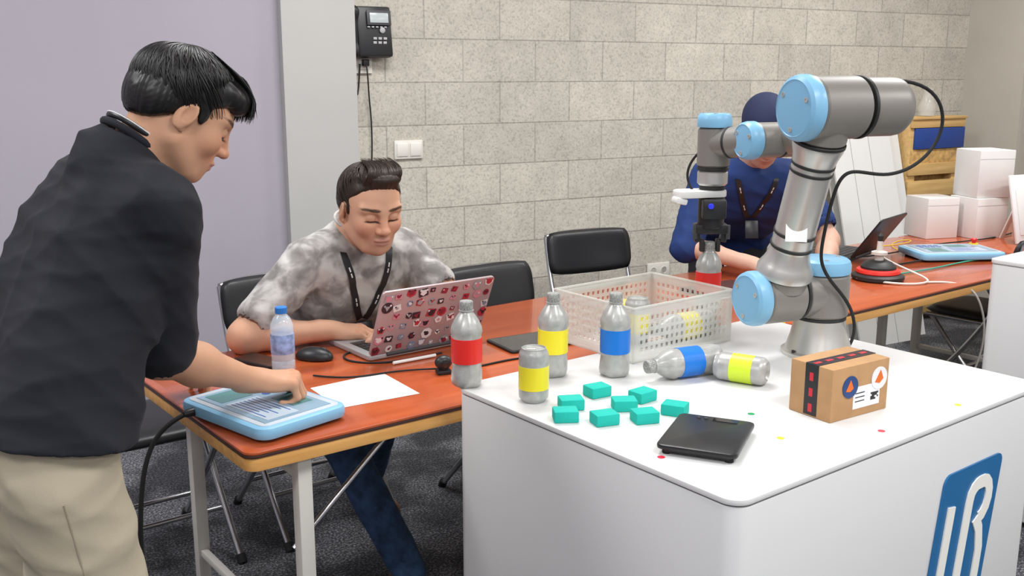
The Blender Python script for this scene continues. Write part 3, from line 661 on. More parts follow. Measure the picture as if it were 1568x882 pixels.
# water bottle
g=group('water_bottle',(-.612,2.610,.755)); pet=mat('clear_pet',(.80,.90,.97),.05,alpha=.42,spec=.8)
lathe('bottle_body',g,(0,0,0),Z_,[(.018,.004),(.026,0),(.031,.006),(.031,.03),(.0295,.034),(.031,.038),(.031,.055),(.031,.105),(.0295,.11),(.031,.115),(.030,.130),(.022,.148),(.0135,.157),(.0135,.162)],pet,48,40,lambda a_,h_:1+(.02*math.cos(12*a_) if h_<.04 else 0))
lathe('label',g,(0,0,0),Z_,[(.0312,.052),(.0315,.053),(.0315,.104),(.0312,.105)],mat('water_label',(.30,.42,.72),.3,alpha=.85,var=.6,vscale=45),48)
lathe('water',g,(0,0,0),Z_,[(.015,.006),(.028,.006),(.029,.05),(.029,.10),(.028,.118)],mat('water_tint',(.55,.72,.85),.05,alpha=.35),32)
lathe('cap',g,(0,0,.160),Z_,[(.0150,0),(.0155,.002),(.0155,.015),(.014,.017),(.004,.017)],mat('cap_blue',(.02,.20,.62),.4),48,30,lambda a_,h_:1+.02*math.cos(24*a_))
# mouse
g=group('computer_mouse',(-.552,2.725,.755),rad(-15)); s=S(); s.ell((0,0,.006),(.056,.033,.030),k=.01); s.cut((0,0,.001),(0,0,-1)); s.mesh('shell',g,black,h=.003)
cyl('wheel',g,(.028,-.004,.027),(.028,.004,.027),.008,darkgrey); box('button_split',g,(.035,0,.030),(.03,.001,.002),darkgrey,bev=0,rot=(0,.35,0))
# phone / papers / notebook / webcam
g=group('smartphone',(-.690,2.688,.755),rad(-35)); rbox('body',g,(0,0,.005),(.155,.075,.009),black,r=.012,bev=.002); rbox('glass',g,(0,0,.0098),(.148,.069,.0008),gl,r=.01,bev=0)
pap=mat('paper_white',(.82,.81,.79),.6)
g=group('paper_sheet'); mesh_obj('sheet',[(-.511,2.456,.7562),(-.411,2.300,.7562),(-.230,2.413,.7562),(-.345,2.590,.7562),(-.511,2.456,.7556),(-.411,2.300,.7556),(-.230,2.413,.7556),(-.345,2.590,.7556)],[(0,1,2,3),(7,6,5,4),(0,4,5,1),(1,5,6,2),(2,6,7,3),(3,7,4,0)],pap,g)
g=group('tablet_computer',(.06,2.90,.755),rad(30)); rbox('body',g,(0,0,.004),(.23,.16,.007),black,r=.012,bev=.002); rbox('glass',g,(0,0,.0078),(.215,.145,.0006),gl,r=.008,bev=0)
g=group('webcam',(-.182,2.585,.755),rad(20)); box('base',g,(0,0,.006),(.04,.03,.012),black,bev=.004); s=S(); s.ell((0,0,.032),(.024,.018,.019),k=.01); s.cap((0,0,.012),(0,0,.02),.01,k=.01); s.mesh('body',g,black,h=.003)
lathe('lens',g,(0,-.015,.032),(0,-1,0),[(.010,0),(.010,.004),(.007,.005)],gl,20)
tube('cord',g,[(0,.015,.01),(-.05,.05,.004),(-.16,.06,.004),(-.25,.02,.004),(-.33,.09,.004)],.0025,rubber)
g=group('charging_cable'); tube('cord',g,[(-.20,2.78,.758),(-.30,2.69,.758),(-.40,2.66,.758),(-.49,2.72,.758),(-.47,2.80,.758),(-.42,2.80,.758)],.0028,rubber)
tube('cord_2',g,[(-.12,2.62,.758),(-.02,2.70,.758),(.04,2.76,.758),(.10,2.72,.758)],.0028,rubber)
g=group('pen',(-.27,2.705,.755)); cyl('barrel',g,(-.055,-.04,.006),(.055,.04,.006),.0045,pap)
# laptop with stickers
hA=A(-.395,2.695); LW=.37; hmid=hA+t2*LW/2
def laptop(name,hx,hy,rz,W=.37,Dp=.245,Hl=.215,open_=114,lidm=None,stick=False):
    g=group(name,(hx,hy,.755),rz); alu=mat('laptop_silver',(.45,.44,.45),.35,metal=.4)
    bm_=alu if stick else black
    rbox('base',g,(0,Dp/2,.009),(W,Dp,.014),bm_,r=.012,bev=.003); box('keyboard',g,(0,Dp*.42,.0165),(W*.86,Dp*.45,.001),darkgrey,bev=0); box('touchpad',g,(0,Dp*.82,.0165),(W*.3,Dp*.26,.001),darkgrey,bev=0)
    for i in range(12):
        for j in range(4): box('key',g,(-W*.4+i*W*.073,Dp*.24+j*.024,.0175),(.021,.019,.0015),black,bev=0)
    L=bpy.data.objects.new('lid_pivot',None); link(L,g); L.location=(0,0,.015); L.rotation_euler=(rad(open_-90),0,0)
    rbox('lid',L,(0,.003,Hl/2),(W,Hl,.008),lidm or black,r=.012,bev=.002,rot=(rad(90),0,0)); box('display',L,(0,.0075,Hl/2),(W-.02,.001,Hl-.025),gl,bev=0)
    cyl('hinge',g,(-W*.35,0,.013),(W*.35,0,.013),.006,darkgrey)
    if stick:
        cs=[mat('stk_red',(.42,.03,.05),.4),mat('stk_white',(.68,.65,.65),.4),mat('stk_black',(.03,.02,.03),.4),mat('stk_pink',(.55,.22,.28),.4),mat('stk_dark_red',(.22,.02,.04),.4),mat('stk_grey',(.3,.3,.32),.4),mat('stk_blue_grey',(.18,.22,.32),.4)]
        nx,ny=10,6
        for i in range(nx):
            for j in range(ny):
                if random.random()<.10: continue
                x=-W/2+W*(i+.5)/nx+random.uniform(-.008,.008); z=Hl*(j+.5)/ny+random.uniform(-.006,.006)
                r=random.uniform(.009,.019); k=random.choice([4,6,16,7,5,4]); ph=random.uniform(0,1.5); c=random.choice(cs); y0=-.0016-random.random()*.0006
                if k==4: ph=math.pi/4+random.uniform(-.3,.3)
                P=[(x+r*(1.15 if k==4 else 1)*math.cos(ph+6.283*q/k),z+r*math.sin(ph+6.283*q/k)) for q in range(k)]
                P=[(min(max(px,-W/2+.004),W/2-.004),min(max(pz,.004),Hl-.004)) for px,pz in P]
                face_poly('sticker',L,P,y0,c,.0006)
                c2=random.choice([q for q in cs if q!=c]); r2=r*random.uniform(.35,.65); k2=random.choice([3,5,12,12])
                P=[(x+r2*math.cos(ph+6.283*q/k2),z+r2*math.sin(ph+6.283*q/k2)) for q in range(k2)]
                face_poly('sticker_art',L,P,y0-.0008,c2,.0004)
                for sx_ in (-1,1):
                    P=[(x+sx_*r2*.9+r*.2*math.cos(6.283*q/8),z+r2*.7+r*.2*math.sin(6.283*q/8)) for q in range(8)]
                    face_poly('sticker_art',L,P,y0-.0008,random.choice([c2,cs[1],cs[2]]),.0004)
    return g
laptop('laptop',hmid[0],hmid[1],TANG,stick=True,lidm=mat('laptop_lid_rose',(.42,.33,.34),.35,metal=.3))
h2=(A(1.43,4.20)+A(1.62,4.43))/2; laptop('laptop',h2[0],h2[1],math.atan2(.23,.19),W=.31,Dp=.22,Hl=.21,open_=125)
# puck with knob
g=group('emergency_stop_station',(1.415,3.84,.755)); 
lathe('base',g,(0,0,0),Z_,[(.09,0),(.098,.006),(.098,.018),(.085,.026)],rblk,40); lathe('red_ring',g,(0,0,.026),Z_,[(.080,0),(.083,.004),(.080,.014),(.068,.018)],mat('ring_red',(.7,.03,.02),.4),40)
lathe('dome',g,(0,0,.040),Z_,[(.066,0),(.066,.012),(.05,.028),(.026,.036)],rblk,36); lathe('stem',g,(0,0,.074),Z_,[(.017,0),(.017,.02),(.03,.024),(.03,.034),(.012,.04),(.010,.075),(.004,.08)],mat('knob_cream',(.62,.6,.55),.4),30); lathe('antenna',g,(0,0,.15),Z_,[(.010,0),(.012,.02),(.004,.03)],rblk,16)
tube('white_cable',g,[(-.09,-.03,.01),(.02,-.14,.006),(.16,-.12,.006),(.19,-.02,.01),(.05,.08,.06),(0,.01,.10)],.004,ivory)
g=group('cable_bundle'); cg=mat('green_cable',(.05,.35,.25),.5)
tube('cable_1',g,[Tp(2.75,.1,.76),Tp(2.9,.02,.762),Tp(2.95,-.03,.70),Tp(2.98,-.05,.5),Tp(2.9,-.02,.35)],.004,ivory)
tube('cable_2',g,[Tp(2.6,.3,.76),Tp(3.0,.2,.76),Tp(3.3,.30,.76),Tp(3.7,.12,.76),Tp(4.0,.2,.76)],.003,cg)
tube('cable_3',g,[Tp(2.9,.6,.76),Tp(3.2,.5,.76),Tp(3.6,.62,.76),Tp(3.9,.45,.76),Tp(4.2,.5,.76)],.003,rubber)
tube('cable_4',g,[Tp(3.3,.55,.76),Tp(3.4,.7,.76),Tp(3.7,.72,.765),Tp(3.5,.6,.765),Tp(3.3,.66,.765)],.003,mat('yellow_cable',(.6,.4,.05),.5))
tube('cable_5',g,[Tp(2.9,.38,.76),Tp(3.2,.33,.765),Tp(3.35,.35,.765),Tp(3.6,.38,.765)],.004,rubber)
# boxes
wb=mat('white_carton',(.74,.72,.70),.6,var=.03,vscale=6)
def wbox(x,y,z,sx,sy,sz,r,flap=True,m=wb):
    g=group('white_box',(x,y,z),rad(r)); box('carton',g,(0,0,sz/2),(sx,sy,sz),m,bev=.003)
    box('lid_seam',g,(0,-sy/2-.0003,sz*.82),(sx*.98,.0006,.0015),mat('seam_light',(.45,.44,.43),.7),bev=0); box('top_seam',g,(0,0,sz+.0003),(sx*.98,.0015,.0006),MATS['seam_light'],bev=0); return g
wbox(2.045,4.90,.755,.175,.17,.195,15,m=mat('wrapped_carton',(.72,.70,.68),.25,bump=.6,bscale=14,coat=.4)); wbox(2.270,4.90,.755,.185,.18,.195,20); wbox(2.285,4.91,.951,.19,.185,.225,12)
g=group('white_panel_frame',(2.40,4.70,.755),rad(25),None); box('panel',g,(0,0,.16),(.18,.012,.32),mat('panel_white',(.78,.76,.76),.4),bev=.003,rot=(rad(-14),0,0)); box('panel_inner',g,(0,-.012,.15),(.13,.006,.22),wb,bev=.002,rot=(rad(-14),0,0)); box('panel_stand',g,(0,.07,.12),(.03,.008,.25),wb,rot=(rad(22),0,0))
g=group('foam_board_stack'); fb=mat('foam_board',(.74,.74,.72),.55); ed=mat('foam_edge',(.35,.35,.34),.7)
for i,(da,top) in enumerate(((-.03,1.20),(.09,1.23),(.01,1.26))):
    off0=.55-.06*i; off1=.20-.05*i
    P0=Wp(wallX(1.96)+da,off0,0); P1=Wp(wallX(1.96)+da,off1,top); hw_=.24
    q=[A(*P0)-A(*w2,0)*hw_,A(*P0)+A(*w2,0)*hw_,A(*P1)+A(*w2,0)*hw_,A(*P1)-A(*w2,0)*hw_]; th=A(*(n2*.012),.004)
    mesh_obj('board_%d'%i,[*q,*[v+th for v in q]],[(0,1,2,3),(7,6,5,4),(0,4,5,1),(1,5,6,2),(2,6,7,3),(3,7,4,0)],fb,g)
    for k in (-.09,.06):
        b0=A(*P0)+A(*w2,0)*(k)-th*.12; b1=A(*P1)+A(*w2,0)*(k)-th*.12; tube('crease',g,[b0,b1],.0012,ed,nurbs=False,res=1)
wd1=M_grain('pallet_wood',(.55,.34,.12),(.70,.47,.20),.7,2,25); osb=mat('osb_board',(.58,.36,.13),.8,var=.35,vscale=30); bl=mat('panel_blue',(.02,.06,.28),.5)
g=group('wooden_crate',Wp(-.535,.20,0),WANG)
for x in (-.20,.20): box('post',g,(x,0,.63),(.07,.07,1.26),wd1)
for z in (.1,.35,.60,.84,.96): box('slat',g,(0,-.04,z),(.47,.02,.10 if z<.9 else .07),wd1)
box('top_slat',g,(0,-.04,1.235),(.47,.02,.05),wd1); box('blue_panel',g,(0.02,-.040,1.145),(.44,.016,.125),bl); box('lower_panel',g,(0,-.03,1.03),(.44,.012,.10),osb); box('back_panel',g,(0,.04,.63),(.47,.012,1.24),osb); box('top_board',g,(0,0,1.268),(.48,.12,.016),wd1)
g=group('plastic_jar',Wp(-.60,.20,1.276)); lathe('jar',g,(0,0,0),Z_,[(.03,0),(.05,.004),(.055,.06),(.035,.11),(.03,.15),(.04,.17)],mat('clear_jar',(.70,.68,.62),.1,alpha=.45),24)
g=group('white_cabinet',(2.02,3.36,0),rad(38)); rbox('body',g,(0,0,.46),(.55,.55,.88),pedm,r=.03,bev=.003); rbox('top',g,(0,0,.908),(.556,.556,.014),white,r=.03,bev=.002); rbox('base',g,(0,0,.01),(.5,.5,.02),darkgrey,r=.02)
g=group('notebook',(.78,3.62,.755),rad(35)); rbox('cover',g,(0,0,.006),(.28,.20,.012),mat('notebook_brown',(.06,.02,.02),.5),r=.01); box('pages',g,(0,-.002,.006),(.275,.2,.007),pap)
g=group('small_parts_tray',(.80,3.14,.755),rad(20)); box('base',g,(0,0,.005),(.12,.08,.01),mat('yellow_part',(.8,.65,.1),.5)); box('tray',g,(.01,.01,.016),(.06,.04,.012),cg,bev=.003)
# =================================================================== CHAIRS
vin=mat('black_vinyl',(.018,.018,.020),.42,bump=.15,bscale=90)
def chair(x,y,fx,fy):
    g=group('folding_chair',(x,y,0),math.atan2(fy,fx))
    o=pad('seat',g,(0,0,.455),.40,.40,.045,vin,rot=(0,rad(90),0)); pad('backrest',g,(-.235,0,.735),.44,.20,.035,vin,bend=.55,rot=(0,rad(-12),0))
    for s_ in (1,-1):
        y_=s_*.205
        tube('side_tube',g,[(-.255,y_,.81),(-.235,y_,.71),(-.17,y_,.50),(0,y_,.26),(.215,y_,.012)],.011,steel)
        tube('rear_leg',g,[(.15,y_*.93,.435),(-.02,y_*.93,.24),(-.24,y_*.93,.012)],.0105,steel,nurbs=False)
        cyl('foot_1',g,(.205,y_,.026),(.222,y_,0.0),.015,rubber); cyl('foot_2',g,(-.232,y_*.93,.026),(-.248,y_*.93,0),.015,rubber)
        cyl('seat_rail',g,(-.17,y_*.96,.44),(.17,y_*.96,.435),.009,steel)
    tube('top_tube',g,[(-.255,-.205,.81),(-.275,-.12,.828),(-.275,.12,.828),(-.255,.205,.81)],.011,steel)
    cyl('cross_1',g,(.09,-.2,.148),(.09,.2,.148),.008,steel); cyl('cross_2',g,(-.13,-.19,.128),(-.13,.19,.128),.008,steel)
    return g
cf=A(.609,-.793)
chair(-.70,3.37,*cf); chair(-1.16,3.04,*cf); chair(.035,3.53,*cf); chair(.45,4.38,.45,-.9); chair(2.20,4.60,-.609,.793)
g=group('backpack',(.49,4.36,.478),rad(35)); s=S(); s.ell((0,0,.06),(.13,.10,.09),k=.05); s.ell((.0,-.08,.05),(.09,.05,.05),k=.03); s.fn(folds(.006,60,3)); s.cut((0,0,.0),(0,0,-1)); s.mesh('bag',g,mat('bag_black',(.015,.015,.017),.8),h=.008); tube('strap',g,[(-.05,.03,.12),(-.06,-.02,.17),(.03,-.04,.17),(.05,.0,.12)],.008,vin)
# =================================================================== STANDING MAN
skm=M_skin('skin_mat'); SK1=(.56,.31,.195); SK2=(.60,.34,.225); SK3=(.58,.36,.27)
g=group('standing_man')
navy=mat('navy_black_cotton',(.0145,.0155,.0215),.85,bump=.08,bscale=500,spec=.3,sheen=.03); khaki=mat('khaki_cotton',(.45,.395,.29),.88,bump=.15,bscale=350)
F=nrm(A(.72,.69,0)); R=nrm(A(.69,-.72,0)); U=A(0,0,1)
mid=A(-.772,1.985,1.285); hip=A(-.885,1.80,.90); sp=nrm(mid-hip)
rs=mid+R*.178; ls=mid-R*.172; rel=A(-.712,1.965,.985); rwr=A(-.590,2.215,.852)
C7=A(-.765,1.94,1.375)
s=S()
s.cap(mid-R*.12-sp*.02,mid+R*.11-sp*.02,.075,k=.06); s.cap(mid-R*.06-F*.030-sp*.02,mid+R*.05-F*.030-sp*.02,.098,k=.07)
s.cap(mid-R*.085-sp*.13-F*.01,mid+R*.070-sp*.13-F*.01,.120,k=.08); s.cap(mid-R*.085-sp*.26-F*.012,mid+R*.070-sp*.26-F*.012,.118,k=.08)
s.cap(hip-R*.085+sp*.06,hip+R*.075+sp*.06,.126,k=.08); s.cap(hip-R*.085-A(0,0,.06),hip+R*.080-A(0,0,.06),.142,k=.06)
s.cap(C7-A(0,0,.012),rs+A(0,0,.018),.058,.055,k=.05); s.cap(C7-A(0,0,.012),ls+A(0,0,.018),.058,.055,k=.05); s.cap(C7-A(0,0,.02),C7+A(.02,.016,.022),.066,.060,k=.03)
rse=rs+(rel-rs)*.92; ad=nrm(rel-rs)
lel=A(-.985,2.22,1.00); lse=ls+(lel-ls)*.9
s.cap(rs,rs+ad*.08,.068,.068,k=.05); s.cap(ls,ls+(lel-ls)*.3,.068,k=.05)
s.cap(ls,lse,.068,.071,k=.014)
s.fn(folds(.013,22,11,5,dirs=[(.5,.2,1),(.9,-.3,.5),(.2,.8,1)])); s.fn(folds(.004,55,12,4,sharp=False))
s.cap(rs+ad*.04,rse,.069,.076,k=.006)
s.fn(folds(.005,40,15,3,dirs=[(.3,.3,1)]))
s.cut(hip-A(0,0,.012),(-.12,-.12,-1))
s.cap(rse+ad*.03,rse-ad*.05,.062,k=.003,op='s')
nk=nrm(A(.5,.4,.77)); s.cap(C7+nk*.050+F*.012,C7+nk*.16+F*.012,.054,k=.008,op='s')
s.mesh('shirt',g,navy,h=.0052,sm=2)
Mh=mat4(A(-.646,2.008,1.458),(.86*.84,.50*.84,-.54),(0,0,1),.99)
head(g,skm,SK1,Mh,C7+A(0.0,.0,-.035),neckr=.053,browc=(.02,.014,.012),h=.0024)
hairm=mat('black_hair',(.010,.009,.009),.38,spec=.45)
def hairSDF(ops,M,m,amp=.0008,freq=46,name='hair',h=.003):
    s=S(); ops(s)
    def gr(P):
        an=np.arctan2(P[:,1],P[:,0]+.06+P[:,2]*.2)
        return amp*(np.sin(freq*an+6*np.sin(an*5))+.6*np.sin(freq*2.3*an+30*P[:,2]))
    s.fn(gr); return s.mesh(name,g,m,h=h,M=M,sm=1)
def ops1(s):
    s.ell((-.016,0,.044),(.106,.085,.086),k=.02)
    s.ell((-.055,0,.0),(.064,.076,.060),k=.03)
    s.cut((.035,0,.035),(.62,0,-.78),k=.012)
    s.cut((-.06,0,-.050),(0,0,-1),k=.012)
    for y in(1,-1):
        s.ell((-.008,y*.098,-.012),(.024,.030,.034),k=.008,op='s')
        s.ell((.022,y*.073,.016),(.010,.006,.022),k=.01)
        s.ell((.055,y*.034,.080),(.040,.034,.024),k=.02)
        s.ell((.078,y*.036,.070),(.018,.026,.020),k=.02)
    s.ell((.062,0,.088),(.040,.045,.024),k=.02)
hairSDF(ops1,Mh,hairm)
def dome_paths(n,c,r,crown,jit,end,seg=7,lift=.002,rn=RN):
    out=[]
    for i in range(n):
        th=rn.rand()*2*math.pi; st=rn.rand()*.9; en=max(st+.35,end(th)*(.88+.2*rn.rand())); en=min(en,end(th)*1.06); st=min(st,en-.3); p=[]
        tw_=.2*rn.randn(); lf=lift+.004*rn.rand()
        for j in range(seg):
            t=st+(en-st)*j/(seg-1); d=A(math.sin(t)*math.cos(th+.15*t+tw_*(t-st)),math.sin(t)*math.sin(th+.15*t+tw_*(t-st)),math.cos(t))
            c0,s0=math.cos(crown),math.sin(crown); d=A(d[0]*c0-d[2]*s0,d[1],d[0]*s0+d[2]*c0)
            e_=math.sin(math.pi*min(1,(j+.4)/seg)); q=A(*c)+d*A(*r)*(1+lf/.09*e_)
            p.append(q)
        out.append(p)
    return out
def end1(th):
    f=math.cos(th)
    return 1.30 if f>.5 else (1.38 if f>-.25 else 2.05)
ps=dome_paths(1300,(-.016,0,.044),(.106,.086,.087),.35,.25,end1)
for i in range(220):
    y0=RN.uniform(-.055,.055); x0=RN.uniform(-.02,.05); L=RN.uniform(.6,1.1)
    p=[(x0,y0*.8,.128-x0*.25),(x0*.5+.033,y0*.95,.124),(.078+.006*L,y0*1.05,.104),(.096+.008*L,y0*1.2+.004*RN.randn(),.080),(.098+.012*L,y0*1.28+.006*RN.randn(),.046+.018*RN.rand())]
    ps.append(p)
locks(g,Mh,hairm,ps,.0018)
arm('right_arm',g,skm,SK1,rs,rel,rwr,nrm(A(.80,.42,-.12)),nrm(A(-.1,-.15,1)),1,curls=[(62,22,10),(62,60,45),(64,66,50),(66,66,50)],thumb=(0,-.012,-.008),hs=1.02,fr=1.12,h=.0024)
lwr=A(-.865,2.375,.860); arm('left_arm',g,skm,SK1,ls,lel,lwr,nrm(A(.75,.45,-.45)),nrm(A(.2,.2,1)),-1,curl=(30,35,20),hs=1.0,h=.003)
# shorts
s=S(); s.cap(hip-R*.07,hip+R*.07,.103,k=.06); s.cap(hip-R*.07+sp*.06,hip+R*.07+sp*.06,.094,k=.06)
rh=hip+R*.090-A(0,0,.09); lh=hip-R*.090-A(0,0,.09); rk=A(-.80,1.80,.49); lk=A(-.955,1.93,.49)
s.cap(rh,rk,.104,.102,k=.05); s.cap(lh,lk,.104,.102,k=.05); s.fn(folds(.010,22,21,5,dirs=[(.3,.2,1),(.8,.2,.8),(.1,1,.3)])); s.fn(folds(.003,60,22,4,sharp=False))
s.cut(rk-A(0,0,.0),(0,0,-1)); s.cap(rk+A(0,0,.05),rk-A(0,0,.1),.084,k=.004,op='s'); s.cap(lk+A(0,0,.05),lk-A(0,0,.1),.084,k=.004,op='s')
s.mesh('shorts',g,khaki,h=.0065,sm=2); SHT=s
sm_=mat('seam_khaki',(.33,.28,.20),.9)
sd=nrm(R*1.0-F*.35)
pts=[]
for t in np.linspace(.02,.98,12):
    c_=rh*(1-t)+rk*t; ts=np.linspace(.16,.05,80); v=SHT.value(c_[None]+ts[:,None]*sd[None]); k_=np.argmax(v<0); pts.append(c_+sd*(ts[k_]+.0005))
tube('shorts_seam',g,pts,.0018,sm_)
s=S(); 
for k_,an in ((rk,A(-.83,1.77,.09)),(lk,A(-.985,1.90,.09))):
    s.cap(k_+A(0,0,.12),k_,.062,.054,k=.03); s.cap(k_,k_*.6+an*.4-A(.01,.01,0),.052,.052,k=.03); s.cap(k_*.6+an*.4-A(.01,.01,0),an,.050,.034,k=.03)
s.mesh('legs',g,skm,h=.007,col=SK1)
snk=mat('sneaker_white',(.7,.7,.7),.6)
shoe('shoe_right',g,A(-.86,1.74,0),A(-.73,1.865,0),snk,rubber); shoe('shoe_left',g,A(-1.015,1.87,0),A(-.885,1.995,0),snk,rubber)
def ring(c,ax,rx,ry,n=24,drop=0):
    x,y,z=[np.array(v) for v in frame(ax)]; return [c+x*rx*math.cos(2*math.pi*i/n)+y*ry*math.sin(2*math.pi*i/n) for i in range(n)]
cc=C7+nk*.050+F*.010
tube('collar',g,ring(cc,nk,.0600,.0600),.0075,navy,cyc=True)
tube('lanyard_cord',g,ring(cc+nk*.015,nk,.0580,.0580),.0062,black,cyc=True)
lw=mat('lanyard_print',(.7,.7,.7),.6); tube('lanyard_piping',g,ring(cc+nk*.018,nk,.0640,.0640),.0014,lw,cyc=True)
# =================================================================== SEATED MAN
g=group('seated_man'); tie=M_tiedye(); den=M_denim()
F=nrm(A(.609,-.793,0)); Rr=nrm(A(-.793,-.609,0))
mid=A(-.475,3.045,.985); hip=A(-.665,3.325,.545); sp=nrm(mid-hip)
rs=mid+Rr*.175; ls=mid-Rr*.175; rel=A(-.762,2.795,.800); rwr=A(-.535,2.885,.797); lel=A(-.185,3.045,.845); lwr=A(-.335,2.950,.800)
C7=mid+A(0,0,.085)-F*.035
s=S()
s.cap(mid-Rr*.12-sp*.01,mid+Rr*.12-sp*.01,.074,k=.06); s.cap(mid-Rr*.085-sp*.13,mid+Rr*.085-sp*.13,.118,k=.08); s.cap(mid-Rr*.08-sp*.28,mid+Rr*.08-sp*.28,.120,k=.08); s.cap(hip-Rr*.09,hip+Rr*.09,.128,k=.08)
s.cap(C7-A(0,0,.02),rs+A(0,0,.01),.052,.054,k=.05); s.cap(C7-A(0,0,.02),ls+A(0,0,.01),.052,.054,k=.05)
rse=rs+(rel-rs)*.74; lse=ls+(lel-ls)*.66; s.cap(rs,rse,.066,.068,k=.02); s.cap(ls,lse,.066,.066,k=.02)
s.fn(folds(.0065,34,31,5,dirs=[(1,.3,.4),(.2,.3,1),(.8,-.5,.6)])); s.fn(folds(.0025,75,32,3,sharp=False))
for a_,b_ in ((rse,nrm(rel-rs)),(lse,nrm(lel-ls))): s.cap(a_-b_*.05,a_+b_*.03,.054,k=.003,op='s')
nk=nrm(F*.45+A(0,0,1)); s.cap(C7+nk*.034+F*.022,C7+nk*.15+F*.022,.060,k=.008,op='s')
s.cut(hip-A(0,0,.08),(0,0,-1))
s.mesh('shirt',g,tie,h=.0058,sm=2); ST=s
Mh=mat4(A(-.414,2.955,1.146),(.50*.965,-.86*.965,-.26),(0,0,1),1.04)
head(g,skm,SK2,Mh,C7+A(0,0,-.02)+F*.012,neckr=.058,browc=(.035,.022,.016),h=.0025,wide=1.03,jaw=1.03,stub=.18)
hair2=mat('brown_hair',(.026,.015,.010),.45,spec=.4)
def ops2(s):
    s.ell((-.016,0,.042),(.103,.083,.086),k=.02); s.ell((-.05,0,.01),(.064,.078,.060),k=.03)
    s.cut((.058,0,.078),(.72,0,-.69),k=.010); s.cut((-.06,0,-.045),(0,0,-1),k=.012)
    for y in(1,-1):
        s.ell((-.008,y*.102,-.012),(.026,.032,.034),k=.008,op='s'); s.ell((.018,y*.075,.016),(.008,.006,.020),k=.01)
    s.ell((.036,.010,.108),(.044,.054,.024),k=.02)
hairSDF(ops2,Mh,hair2,amp=.0006)
ps=dome_paths(700,(-.016,0,.042),(.104,.085,.087),.35,.2,lambda th:(.95 if math.cos(th)>.75 else (1.15 if math.cos(th)>.1 else (1.35 if math.cos(th)>-.3 else 2.0))))
for i in range(300):
    y0=RN.uniform(-.052,.052); x1=RN.uniform(-.04,.0)
    p=[(.064-.25*abs(y0),y0,.092),(.076-.3*abs(y0),y0*1.0+.004,.112),(.060,y0*.95+.01,.128+.008*RN.rand()),(.02,y0*.9+.016,.137+.003*RN.randn()),(x1-.02,y0*.9+.02,.132)]
    ps.append(p)
locks(g,Mh,hair2,ps,.0015)
arm('right_arm',g,skm,SK2,rs,rel,rwr,nrm(A(.90,.30,-.12)),nrm(A(0,-.1,1)),1,curl=(22,28,18),hs=1.0,fr=1.12)
arm('left_arm',g,skm,SK2,ls,lel,lwr,nrm(A(-.35,-.8,-.1)),nrm(A(0,0,1)),-1,curl=(22,28,18),hs=1.0,fr=1.12,h=.0032)
s=S(); s.cap(hip-Rr*.07-A(0,0,.0),hip+Rr*.07,.115,k=.06)
rh=hip+Rr*.09; lh=hip-Rr*.09; rk=A(-.56,2.90,.535); lk=A(-.40,3.13,.530); ran=A(-.300,2.74,.10); lan=A(-.52,3.44,.10)
s.cap(rh,rk,.085,.064,k=.04); s.cap(lh,lk,.085,.064,k=.04); s.cap(rk,ran,.064,.052,k=.02); s.cap(lk,lan,.064,.052,k=.02)
s.fn(folds(.005,38,41,4)); s.cut((0,0,.065),(0,0,-1)); s.mesh('jeans',g,den,h=.007,sm=2)
brn=mat('shoe_brown',(.12,.06,.03),.6); shoe('shoe_right',g,ran*A(1,1,0)-F*.05,ran*A(1,1,0)+F*.17,brn,rubber); shoe('shoe_left',g,lan*A(1,1,0)-F*.05,lan*A(1,1,0)+F*.15,brn,rubber)
def proj(ST,p,d,far=.25):
    p=np.array(p,float); t=np.linspace(far,-.15,160); P=p[None]+t[:,None]*d[None]; v=ST.value(P); k=np.argmax(v<0); return P[k]+d*.003
def ribbon(name,parent,pts,d,wd_,m):
    vs=[];fs=[]
    for i,p in enumerate(pts):
        tn_=nrm(pts[min(i+1,len(pts)-1)]-pts[max(i-1,0)]); sd=nrm(np.cross(tn_,d))*wd_/2; vs+= [p-sd+d*.0015,p+sd+d*.0015,p+sd,p-sd]
    for i in range(len(pts)-1):
        for k in range(4): fs.append((i*4+k,i*4+(k+1)%4,(i+1)*4+(k+1)%4,(i+1)*4+k))
    fs.append((3,2,1,0)); q=(len(pts)-1)*4; fs.append((q,q+1,q+2,q+3)); return mesh_obj(name,vs,fs,m,parent,60)
Fd=nrm(F+A(0,0,-.25))
def lanyard(g,ST,mid,C7,F,Rr,sp,Fd,low=.25):
    for sgn in (1,-1):
        ps=[]
        for t in np.linspace(0,1,14):
            off=Rr*sgn*(.070*(1-t)**.8+.008); p=mid+A(0,0,.045)-sp*(low*t)+off; ps.append(proj(ST,p,Fd)+Fd*.002)
        ps=[C7+Rr*sgn*.064+A(0,0,.01)+F*.01]+ps
        ribbon('lanyard_strap',g,ps,Fd,.021,black)
        for k in (3,4,9,10):
            p=ps[k]*.9+ps[k+1]*.1; q=ps[k]*.2+ps[k+1]*.8; ribbon('lanyard_print',g,[p+Fd*.0025,q+Fd*.0025],Fd,.004,lw)
        e=ps[-1]
    o=box('badge',g,e+Fd*.006-A(0,0,.045),(.055,.004,.075),mat('badge_black',(.02,.02,.025),.3),rot=(rad(-15),0,math.atan2(F[1],F[0])+math.pi/2))
lanyard(g,ST,mid,C7,F,Rr,sp,Fd)
pq=proj(ST,mid-sp*.13-Rr*.085,Fd); box('chest_print',g,pq+Fd*.002,(.055,.004,.06),mat('print_lime',(.35,.5,.08),.6),rot=(rad(-15),0,math.atan2(F[1],F[0])+math.pi/2))
tube('collar',g,ring(C7+nk*.034+F*.022,nk,.0635,.0635),.0045,tie,cyc=True)
